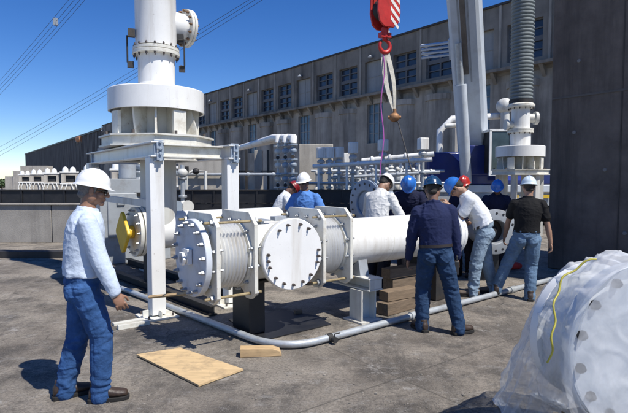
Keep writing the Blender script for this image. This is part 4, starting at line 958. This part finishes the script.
def person(label, loc, face, hat, shirt, trouser, skin=(.33, .19, .12), ank=((-.1, 0), (.1, 0)), wr=((-.3, .1, .85), (.3, .1, .85)), pole=((-.6, -.8, -.2), (.6, -.8, -.2)), kneeup=(0, 0),
           lean=(0, 0), head=(0, 0, 0), short=False, scale=1., hatc='white', boot=None, vox=.007, hair=None, glasses=False, belly=0., toe=(0, 0), pelv=(0, 0), seed=1, tuck=True, belt=True, collar=True, z0=0, drop=0., palm=1, curl=.5):
    t = empty('person', (loc[0], loc[1], z0), R(face), label, 'person'); t.scale = (scale,) * 3
    V = Vector
    P = V((pelv[0], pelv[1], .93 - drop))
    Rl = Matrix.Rotation(R(-lean[0]), 3, 'X') @ Matrix.Rotation(R(lean[1]), 3, 'Y')
    up = Rl @ V((0, 0, 1)); rt = Rl @ V((1, 0, 0)); fw = Rl @ V((0, 1, 0))
    N = P + up * .53
    def sp(s):   # spine position, slight s-curve
        u2 = V((0, 0, 1)).lerp(up, min(1, .4 + s)); return P + (V((0, 0, 1)) * .0 + u2.normalized()) * (.53 * s) - fw * .015 * math.sin(PI * max(s, 0))
    def torso(mb, g, lo=-.12, hi=1.06, b=0.):
        tab = [(-.14, .10, .085), (-.04, .155, .118), (.08, .163, .118), (.25, .150, .108), (.42, .155, .112), (.6, .170, .118), (.74, .176, .115), (.85, .158, .100), (.93, .115, .082), (.99, .080, .068), (1.06, .060, .058)]
        ss = []
        for s, w, d in tab:
            if s < lo - .001 or s > hi + .001: continue
            bb = b * math.exp(-((s - .2) / .2) ** 2)
            ss.append((sp(s) + fw * bb * .6, rt * (w + g + bb * .3), fw * (d + g + bb)))
        mb.loft(ss, 24)
    SL_ = sp(.83) - rt * .178; SR_ = sp(.83) + rt * .178
    arms = []
    for S_, w_, pl_ in ((SL_, wr[0], pole[0]), (SR_, wr[1], pole[1])):
        e_, c_ = ik(S_, V(w_), .295, .255, V(pl_)); arms.append((S_, e_, c_))
    legs = []
    for i, sgn in ((0, -1), (1, 1)):
        Hp = P + V((sgn * .092, 0, -.04)); an = V((ank[i][0], ank[i][1], .09 + (ank[i][2] if len(ank[i]) > 2 else 0)))
        k_, a_ = ik(Hp, an, .41, .405, V((sgn * .12, 1, 0))); legs.append((Hp, k_, a_))
    # --- head frame
    hb0 = sp(1.0); ny = R(head[0]); npi = R(head[1]); nr = R(head[2])
    HR = Rl.to_4x4() @ Matrix.Rotation(ny, 4, 'Z') @ Matrix.Rotation(-npi, 4, 'X') @ Matrix.Rotation(nr, 4, 'Y')
    HRl = Matrix.Rotation(ny, 4, 'Z') @ Matrix.Rotation(-npi, 4, 'X') @ Matrix.Rotation(nr, 4, 'Y')
    Hup = (HR.to_3x3() @ V((0, 0, 1))); Hf = HR.to_3x3() @ V((0, 1, 0))
    HCn = hb0 + up * .07 + Hup * .095 + Hf * .022
    HM = Matrix.Translation(HCn) @ HR
    mb = MB()
    torso(mb, -.022); 
    limb(mb, [sp(.93), hb0 + up * .06, HCn - Hup * .04 - Hf * .02], [.066, .056, .058])
    h = HM
    mb.ell((0, -.018, .035), (.074, .098, .092), h); mb.ell((0, .022, -.045), (.058, .068, .066), h); mb.ell((0, .072, -.092), (.026, .022, .022), h)
    mb.ell((0, .066, .022), (.058, .028, .016), h); mb.ell((-.036, .058, -.025), (.026, .028, .024), h); mb.ell((.036, .058, -.025), (.026, .028, .024), h)
    q1 = [h @ V(p) for p in ((0, .088, .012), (0, .104, -.012), (0, .111, -.03))]; limb(mb, q1, [.009, .011, .0135], 10)
    mb.ell((-.011, .097, -.034), (.009, .012, .008), h); mb.ell((.011, .097, -.034), (.009, .012, .008), h)
    mb.ell((0, .088, -.056), (.024, .013, .0065), h); mb.ell((0, .086, -.068), (.021, .013, .007), h)
    for s in (-1, 1): mb.ell((s * .077, -.008, -.008), (.011, .019, .031), h); mb.ell((s * .055, .0, -.05), (.02, .04, .04), h)
    for i, (S_, e_, c_) in enumerate(arms):
        limb(mb, [S_, S_.lerp(e_, .5), e_, e_.lerp(c_, .35), c_], [.05, .045, .038, .041, .027])
        # hand
        fd = (c_ - e_).normalized(); sgn = -1 if i == 0 else 1
        pn = (V((-sgn, .0, 0)) if palm else V((0, 0, -1))); pn = (pn - fd * pn.dot(fd)); pn = pn.normalized() if pn.length > .1 else fd.orthogonal().normalized()
        wd_ = fd.cross(pn).normalized()
        if wd_.y < 0 and palm: wd_ = -wd_          # thumb side forward
        B = Matrix(((wd_.x, pn.x, fd.x), (wd_.y, pn.y, fd.y), (wd_.z, pn.z, fd.z))).to_4x4(); Hm = Matrix.Translation(c_) @ B
        mb.ell((0, 0, .052), (.041, .017, .056), Hm); mb.ell((.002, 0, .012), (.029, .02, .03), Hm)
        for k, (x, L_) in enumerate(((.032, .072), (.011, .08), (-.011, .075), (-.031, .058))):
            c1 = curl * (.8 + .12 * k); p0 = V((x, 0, .092)); p1 = p0 + V((x * .12, math.sin(c1) * L_ * .45, math.cos(c1) * L_ * .45)); p2 = p1 + V((0, math.sin(c1 * 2.1) * L_ * .33, math.cos(c1 * 2.1) * L_ * .33)); p3 = p2 + V((0, math.sin(c1 * 2.9) * L_ * .25, math.cos(c1 * 2.9) * L_ * .25))
            limb(mb, [Hm @ p_ for p_ in (p0, p1, p2, p3)], [.0105, .0095, .0085, .0075], 8)
        limb(mb, [Hm @ V(p_) for p_ in ((.03, .005, .03), (.056, .016, .055), (.060, .028, .088))], [.013, .0115, .009], 8)
    for (Hp, k_, a_) in legs: limb(mb, [Hp, Hp.lerp(k_, .5), k_, k_.lerp(a_, .3), a_, ], [.075, .068, .05, .05, .034])
    remesh(mb, 'body', skinmat(skin), t, vox, 3)
    # hair
    mb = MB(); mb.ell((0, -.032, .022), (.079, .09, .082), h); mb.ell((0, -.062, -.045), (.055, .045, .035), h)
    for s in (-1, 1): mb.ell((s * .07, .012, .02), (.01, .02, .045), h)
    remesh(mb, 'hair', hair or HAIR, t, .008, 2)
    mb = MB(); mb.ell((-.03, .073, .0), (.012, .01, .009), h); mb.ell((.03, .073, .0), (.012, .01, .009), h); mb.build('eyes', mat('eye', (.25, .2, .17), .2), t, smooth=1.5)
    if glasses:
        mb = MB(); mb.ell((-.033, .092, .0), (.03, .012, .018), h); mb.ell((.033, .092, .0), (.03, .012, .018), h); mb.box((0, .1, .004), (.02, .006, .006), 0, h)
        for s in (-1, 1): mb.box((s * .07, .045, .004), (.005, .1, .009), s * .12, h)
        mb.build('safety_glasses', mat('dark_lens', (.015, .015, .018), .15), t, smooth=1.2)
    # hard hat
    mb = MB(); hc = V((0, -.008, .04)); nu = 48; vs = []; fs = []
    rings = [(.0, .0), (.22, 0), (.45, 0), (.65, 0), (.82, 0), (.94, 0), (1.0, 0)]
    prof = []
    for i in range(10):
        a = PI / 2 * (1 - i / 9); prof.append((math.cos(a), math.sin(a)))
    nr_ = 0
    for i, (r_, z_) in enumerate(prof):
        for j in range(nu):
            th = 2 * PI * j / nu; x = .104 * r_ * math.cos(th); y = .125 * r_ * math.sin(th); z = .116 * z_
            rd = max(0, 1 - abs(x) / .020) * (1 if y > -.14 else 0); rd2 = max(0, 1 - abs(abs(x) - .045) / .012) * .5
            z += (.010 * min(1, rd * 2) + .006 * min(1, rd2 * 2)) * (1 if r_ > .05 else 1) * max(0, z_) ** .3
            vs.append(hc + V((x, y, z)))
    for (gx, gy, z, fr_) in ((.108, .129, -.004, .008), (.118, .138, -.010, .026), (.119, .139, -.015, .027), (.103, .123, -.010, .0)):
        for j in range(nu):
            th = 2 * PI * j / nu; f_ = max(0, math.sin(th)) ** 2.5
            vs.append(hc + V((gx * math.cos(th), gy * math.sin(th) + fr_ * f_, z - .012 * f_)))
    K = len(vs) // nu
    for i in range(K - 1):
        for j in range(nu): fs.append((i * nu + j, i * nu + (j + 1) % nu, (i + 1) * nu + (j + 1) % nu, (i + 1) * nu + j))
    mb.add(vs, fs, h)
    ht = mb.build('hard_hat', hat, t, smooth=1.0)
    # shirt
    mb = MB(); torso(mb, .024, lo=.08 if tuck else -.14, hi=.99, b=belly)
    limb(mb, [sp(.95) - rt * .04, sp(.87) - rt * .13], [.052, .060]); limb(mb, [sp(.95) + rt * .04, sp(.87) + rt * .13], [.052, .060])
    for (S_, e_, c_) in arms:
        if short: limb(mb, [S_ + up * .0, S_.lerp(e_, .35), S_.lerp(e_, .6)], [.074, .072, .074])
        else: limb(mb, [S_, S_.lerp(e_, .5), e_, e_.lerp(c_, .5), e_.lerp(c_, .93)], [.074, .072, .064, .057, .045])
    if collar:
        mb.lathe([(.084, 0), (.076, .05), (.064, .05), (.066, 0)], sp(.965) - fw * .004, (up + fw * .12), 24, closed=True)
    remesh(mb, 'shirt', shirt, t, max(vox, .0075), 2, foldf(.0078, seed, 'shirt'))
    # trousers
    mb = MB(); b0 = [( -.10, .11, .10), (-.04, .176, .138), (.05, .180, .138), (.14, .176, .134)]
    mb.loft([(sp(s), rt * w, fw * d) for s, w, d in b0], 24)
    for s in (-1, 1): mb.ell(P + V((s * .075, -.06, -.07)), (.085, .08, .09))
    for (Hp, k_, a_) in legs:
        hem = a_ + V((0, .0, -.045))
        limb(mb, [Hp - V((0, 0, .01)), Hp.lerp(k_, .4), k_, k_.lerp(a_, .4), a_.lerp(k_, .1), hem], [.106, .102, .086, .083, .074, .076])
    remesh(mb, 'trousers', trouser, t, max(vox, .0075), 2, foldf(.0075, seed + 5, 'trousers'))
    if belt:
        mb = MB(); s0 = sp(.085); s1 = sp(.145); mb.loft([(s0, rt * .187, fw * .145), (s1, rt * .183, fw * .141)], 32); mb.build('belt', mat('belt_leather', (.03, .022, .018), .5), t)
    # boots
    for i, (Hp, k_, a_) in enumerate(legs):
        M = Matrix.Translation((a_.x, a_.y, a_.z - .09)) @ Matrix.Rotation(R(toe[i]), 4, 'Z')
        mb = MB(); ss = []
        for y, w, hh in ((-.085, .028, .07), (-.07, .038, .10), (-.03, .043, .115), (.03, .044, .105), (.08, .047, .078), (.13, .05, .066), (.175, .044, .058), (.195, .028, .046)):
            ss.append((M @ V((0, y, .022 + hh / 2)), M.to_3x3() @ V((w, 0, 0)), V((0, 0, hh / 2))))
        mb.loft(ss, 16); mb.tube([M @ V((0, -.02, .06)), M @ V((0, -.022, .15))], .05, 14)
        bo = remesh(mb, 'boot', boot or LEA, t, .009, 3)
        mb = MB(); o_ = []
        for y, w in ((-.092, .03), (-.08, .041), (-.02, .044), (.03, .043), (.1, .052), (.16, .05), (.195, .036), (.207, .015)): o_.append((w, y))
        mb.prism([(w, y) for w, y in o_] + [(-w, y) for w, y in reversed(o_)], .001, .032, M); mb.build('sole', SOLE, bo, bevel=.004)
    return t, arms, HM
HW = mat('white_helmet', (.80, .81, .80), .25, var=.03, coat=.4, dirt=(.5, .48, .44), damt=.3, dscale=14)
HWB = mat('pale_helmet', (.62, .72, .76), .3, var=.04, coat=.3)
HBL = mat('blue_helmet', (.03, .16, .52), .25, var=.06, coat=.4)
HDB = mat('dark_blue_helmet', (.012, .05, .12), .22, var=.1, coat=.5)
HRD = mat('red_helmet', (.45, .03, .02), .3, var=.08, coat=.3)
HMR = mat('maroon_helmet', (.20, .012, .015), .35, var=.08)
JEAN = fabric('blue_denim', (.032, .085, .215), denim=True); JEAND = fabric('dark_denim', (.020, .046, .10), denim=True); JEANL = fabric('pale_denim', (.22, .29, .36), denim=True); JEANM = fabric('mid_denim', (.11, .175, .26), denim=True)
DARKP = fabric('dark_trouser_cloth', (.02, .02, .028))
SLB = fabric('pale_blue_shirt', (.55, .63, .74), .05); SNV = fabric('navy_shirt', (.018, .025, .072), .15); SWT = fabric('white_tee', (.70, .72, .74), .04); SBK = fabric('black_tee', (.012, .012, .013), .2)
SGR = fabric('off_white_shirt', (.62, .62, .60), .06); SBL = fabric('blue_shirt', (.10, .24, .58), .12); SDN = fabric('dark_navy_overall', (.015, .018, .045), .2)

def ft(px, py): p = gnd(px, py); return (p.x, p.y)
# 1 left man
pA = person('man in pale blue shirt and jeans walking at the left, white helmet and dark glasses', (-1.79, 3.78), -62, HW, SLB, JEAN, ank=((-.10, -.15), (.10, .09)), wr=((-.27, .05, .82), (.27, .20, .84)), lean=(4, 0), head=(-8, 6, 0), glasses=True, hair=HAIRG, belly=.02, toe=(8, -12), seed=3, belt=False, vox=.0048, scale=1.015, skin=(.30, .16, .10), curl=.55)
# 6 centre man
person('man in navy long-sleeved shirt and dark blue helmet standing with his back turned', (1.36, 5.45), -4, HDB, SNV, JEAND, ank=((-.13, .05), (.26, -.04)), wr=((-.30, .10, .74), (.27, .06, .74)), lean=(3, -3), head=(-14, 14, 0), toe=(24, -62), seed=8, vox=.007, skin=(.20, .11, .075), scale=1.0, curl=.7)
# 7 white tee
person('man in white T-shirt and bright blue helmet leaning over the pipe flange', (2.52, 7.25), 78, HBL, SWT, JEANL, ank=((-.12, .14), (.13, -.16)), wr=((-.10, .47, 1.25), (.12, .52, 1.22)), pole=((-.3, -.9, -.5), (.3, -.9, -.5)), lean=(29, 0), head=(-6, 30, 0), short=True, boot=LEAT, seed=13, skin=(.36, .21, .14), scale=1.08, palm=0, curl=.8)
# 10 black shirt
person('man in black T-shirt and pale helmet with his back turned, near the dark pier', (3.04, 6.98), -16, HWB, SBK, JEANM, ank=((-.40, .10), (.06, -.03)), wr=((-.27, .22, .88), (.33, .02, .80)), pole=((-1, -.3, 0), (.8, -.7, -.2)), lean=(2, 2), head=(6, 5, 0), short=True, seed=21, boot=LEA, skin=(.36, .21, .14), scale=1.0, belt=False, pelv=(0, 0))
# 4 off-white shirt
person('man in off-white shirt and white helmet bending his head behind the pipe', (.93, 7.35), -40, HW, SGR, DARKP, wr=((-.16, .42, 1.08), (.18, .42, 1.05)), lean=(14, 0), head=(-10, 38, 0), z0=.0, scale=1.07, seed=31, skin=(.30, .17, .11), vox=.009, palm=0)
# 5 blue helmet, dark overall
person('worker in dark overall and bright blue helmet bowed between the off-white and navy shirts', (1.62, 8.3), 165, HBL, SDN, DARKP, wr=((-.16, .36, 1.05), (.16, .36, 1.05)), lean=(16, 0), head=(0, 45, 0), scale=1.07, seed=37, skin=(.30, .17, .11), vox=.01, palm=0)
# 8 red helmet
person('worker in red helmet almost hidden behind the man in white T-shirt', (2.70, 8.75), 150, HRD, SDN, DARKP, wr=((-.2, .3, 1.0), (.2, .3, 1.0)), lean=(8, 0), head=(0, 10, 0), seed=41, vox=.01, scale=1.02)
# 9 dark blue, behind flange
person('worker in dark overall and blue helmet behind the open grey flange', (3.45, 9.3), 170, HBL, SDN, DARKP, wr=((-.25, .3, .95), (.25, .3, .95)), lean=(14, 0), head=(-15, 22, 0), seed=43, vox=.01, scale=1.0, skin=(.16, .09, .06))
# 2 red hat far left
person('worker in white shirt and maroon helmet stooping behind the left bellows', (-.76, 9.9), -75, HMR, SWT, DARKP, wr=((-.2, .4, .9), (.2, .4, .9)), lean=(24, 0), head=(0, 30, 0), seed=47, vox=.01, scale=1.02, skin=(.2, .11, .08))
# 3 blue shirt
person('man in bright blue short-sleeved shirt and white helmet behind the round cover plate', (-.14, 8.15), 165, HW, SBL, DARKP, wr=((-.3, .25, .95), (.26, .3, .98)), lean=(4, 0), head=(-12, 8, 0), short=True, seed=53, vox=.01, glasses=True, scale=1.04, skin=(.2, .11, .08))
# phone / tool in centre man's hand
q = at(456.5, 268, 5.42); mb = MB(); mb.box((0, 0, 0), (.05, .03, .15)); mb.cyl((.0, 0, .07), (0, 0, .14), .01); o = mb.build('hand_radio', BLACK, bevel=.006); o.location = q; tag(o, 'small black handheld radio in the right hand of the man in navy', 'radio')

# ================================================================ WRAPPED FLANGE
WC = at(636, 346, 2.75); wax = Vector((.28, -.96, 0)).normalized()
wr_ = empty('wrapped_flange', (WC.x, WC.y, 0), math.atan2(wax.y, wax.x), 'large blue grey bolted flange under clear plastic in the lower right corner', 'pipe spool')
z = WC.z; a = Vector((1, 0, 0)); rF = .47
FB = mat('bluish_flange_paint', (.60, .63, .66), .4, var=.08, dirt=(.25, .28, .32), damt=.4)
mb = MB(); mb.lathe([(rF * .98, .0), (rF, -.008), (rF, -.07), (rF * .98, -.075)], (0, 0, z), a, 64); mb.build('flange_disc', FB, wr_)
mb = MB(); mb.lathe([(rF * .78, -.078), (rF * .78, -.30), (rF * .9, -.30), (rF * .9, -.36)], (0, 0, z), a, 48); mb.build('pipe_barrel', WHITE, wr_)
mb = MB(); bolts(mb, (0, 0, z), a, rF * .87, 14, .028, .024, .2); mb.build('flange_bolt', DARK, wr_)
for xx in (-.16,):
    mb = MB(); mb.box((xx, 0, .17), (.12, .6, .34)); mb.build('timber_chock', TIMBD, wr_)
# plastic sheet
def plastic_mat():
    m = bpy.data.materials.new('clear_plastic_sheet'); m.use_nodes = True; n = m.node_tree.nodes; l = m.node_tree.links
    for x in list(n): n.remove(x)
    out = n.new('ShaderNodeOutputMaterial'); tr = n.new('ShaderNodeBsdfTransparent'); tr.inputs[0].default_value = (.93, .95, .97, 1)
    pb = n.new('ShaderNodeBsdfPrincipled'); pb.inputs['Base Color'].default_value = (.86, .87, .88, 1); pb.inputs['Roughness'].default_value = .22; pb.inputs['Specular IOR Level'].default_value = .7
    tl = n.new('ShaderNodeBsdfTranslucent'); tl.inputs[0].default_value = (.84, .85, .87, 1); ms = n.new('ShaderNodeMixShader'); ms.inputs[0].default_value = .4; l.new(pb.outputs[0], ms.inputs[1]); l.new(tl.outputs[0], ms.inputs[2])
    tc = n.new('ShaderNodeTexCoord'); nz = n.new('ShaderNodeTexNoise'); nz.inputs['Scale'].default_value = 4; nz.inputs['Detail'].default_value = 6; nz.inputs['Distortion'].default_value = 1.5; l.new(tc.outputs['Object'], nz.inputs['Vector'])
    mr = n.new('ShaderNodeMapRange'); mr.inputs[1].default_value = .3; mr.inputs[2].default_value = .7; mr.inputs[3].default_value = .16; mr.inputs[4].default_value = .56; l.new(nz.outputs[0], mr.inputs[0])
    lw = n.new('ShaderNodeLayerWeight'); lw.inputs[0].default_value = .35
    ad = n.new('ShaderNodeMath'); ad.operation = 'MULTIPLY_ADD'; l.new(lw.outputs['Facing'], ad.inputs[0]); ad.inputs[1].default_value = .45; l.new(mr.outputs[0], ad.inputs[2])
    mx = n.new('ShaderNodeMixShader'); l.new(ad.outputs[0], mx.inputs[0]); l.new(tr.outputs[0], mx.inputs[1]); l.new(ms.outputs[0], mx.inputs[2]); l.new(mx.outputs[0], out.inputs[0])
    bn = n.new('ShaderNodeTexNoise'); bn.inputs['Scale'].default_value = 7; bn.inputs['Detail'].default_value = 3; bn.inputs['Distortion'].default_value = .4; l.new(tc.outputs['Object'], bn.inputs['Vector'])
    bp = n.new('ShaderNodeBump'); bp.inputs['Strength'].default_value = .45; bp.inputs['Distance'].default_value = .02; l.new(bn.outputs[0], bp.inputs['Height']); l.new(bp.outputs[0], pb.inputs['Normal'])
    return m
# surface of revolution-like drape round the barrel, flared to the ground behind-left
mb = MB(); vs = []; nu = 230; nv = 110
for j in range(nv + 1):
    s = j / nv; xl = .06 - s * 1.12          # along axis, front to back
    for i in range(nu + 1):
        th = -PI * .62 + 2 * PI * .81 * i / nu + PI / 2 - PI * .19 + 0   # open at the bottom
        th = -R(55) + R(290) * i / nu
        rr = rF + .03 + (.05 * s) + .10 * math.sin(PI * min(1, s * 1.1)) * max(0, math.sin(th)) * .4
        y = rr * math.cos(th); zz = z + rr * math.sin(th)
        # drape of the flanks down to the ground, spreading backward
        fl = max(0, -math.sin(th)) if abs(math.cos(th)) > 0 else 0
        lowz = max(0., (z + .05 - zz) / (z + .05)); y *= 1 + lowz * (.06 + .10 * s); y = y * (1 - .66 * s) + .05 * s
        zz = zz - (zz) * min(1, s * .35 + lowz * .6) * .55 if s > .0 else zz
        zz = zz - max(0, s - .38) * 1.25
        p = Vector((xl, y, zz)); w = noise.noise(Vector((xl * 5, th * 2.2, 2))) * .05 + noise.noise(Vector((xl * 2.2 + th * 3, th * 5.5, 9))) * .035 + max(-.4, 1 - abs(noise.noise(Vector((xl * 3 - th * 2.5, th * 4, 4)))) * 6) * .010 + max(-.3, 1 - abs(noise.noise(Vector((xl * 9 + th * 2, th * 3 - xl * 6, 1)))) * 6) * .008 + max(-.3, 1 - abs(noise.noise(Vector((xl * 14, th * 8, 5)))) * 5) * .003
        k = .25 + .75 * min(1, s * 4)
        p += Vector((0, math.cos(th), math.sin(th))) * w * k
        p.z = max(p.z, .006 + .012 * (1 + noise.noise(p * 9)))
        vs.append(p)
fs = [(j * (nu + 1) + i, j * (nu + 1) + i + 1, (j + 1) * (nu + 1) + i + 1, (j + 1) * (nu + 1) + i) for j in range(nv) for i in range(nu)]
mb.add(vs, fs); pls = mb.build('plastic_sheet', plastic_mat(), smooth=2.5); pls.location = (WC.x, WC.y, 0); pls.rotation_euler.z = wr_.rotation_euler.z
tag(pls, 'crumpled clear plastic sheet wrapped over the flange in the lower right corner', 'plastic sheet')
# front film over disc
mb = MB(); vs = [(.075, 0, z)]; fs = []
for j in range(1, 49):
    for i in range(180):
        th = 2 * PI * i / 180; r_ = (rF + .03) * j / 48; p = Vector((.075, r_ * math.cos(th), z + r_ * math.sin(th))); p.x += noise.noise(p * 5) * .02 + max(-.3, 1 - abs(noise.noise(Vector((p.y * 5 + p.z * 3, p.z * 5, 2)))) * 6) * .004; vs.append(p)
for i in range(180):
    fs.append((0, 1 + i, 1 + (i + 1) % 180))
    for j in range(47): fs.append((1 + j * 180 + i, 1 + j * 180 + (i + 1) % 180, 1 + (j + 1) * 180 + (i + 1) % 180, 1 + (j + 1) * 180 + i))
mb.add(vs, fs); mb.build('front_film', pls.data.materials[0], pls, smooth=2.5)
# yellow strap
mb = MB(); pts = []
for i in range(30):
    th = R(110 + i * 2.7); r_ = rF + .05 + .012 * math.sin(i * .9); pts.append((-.12 - .05 * math.sin(i * .2), r_ * math.cos(th) * (1 if 1 else 1), z + r_ * math.sin(th)))
mb.tube(pts, .006, 6); o = mb.build('yellow_strap', mat('yellow_tape', (.45, .40, .06), .5), smooth=1.2); o.location = pls.location; o.rotation_euler = pls.rotation_euler
tag(o, 'thin yellow strap tied around the plastic-wrapped flange', 'strap')
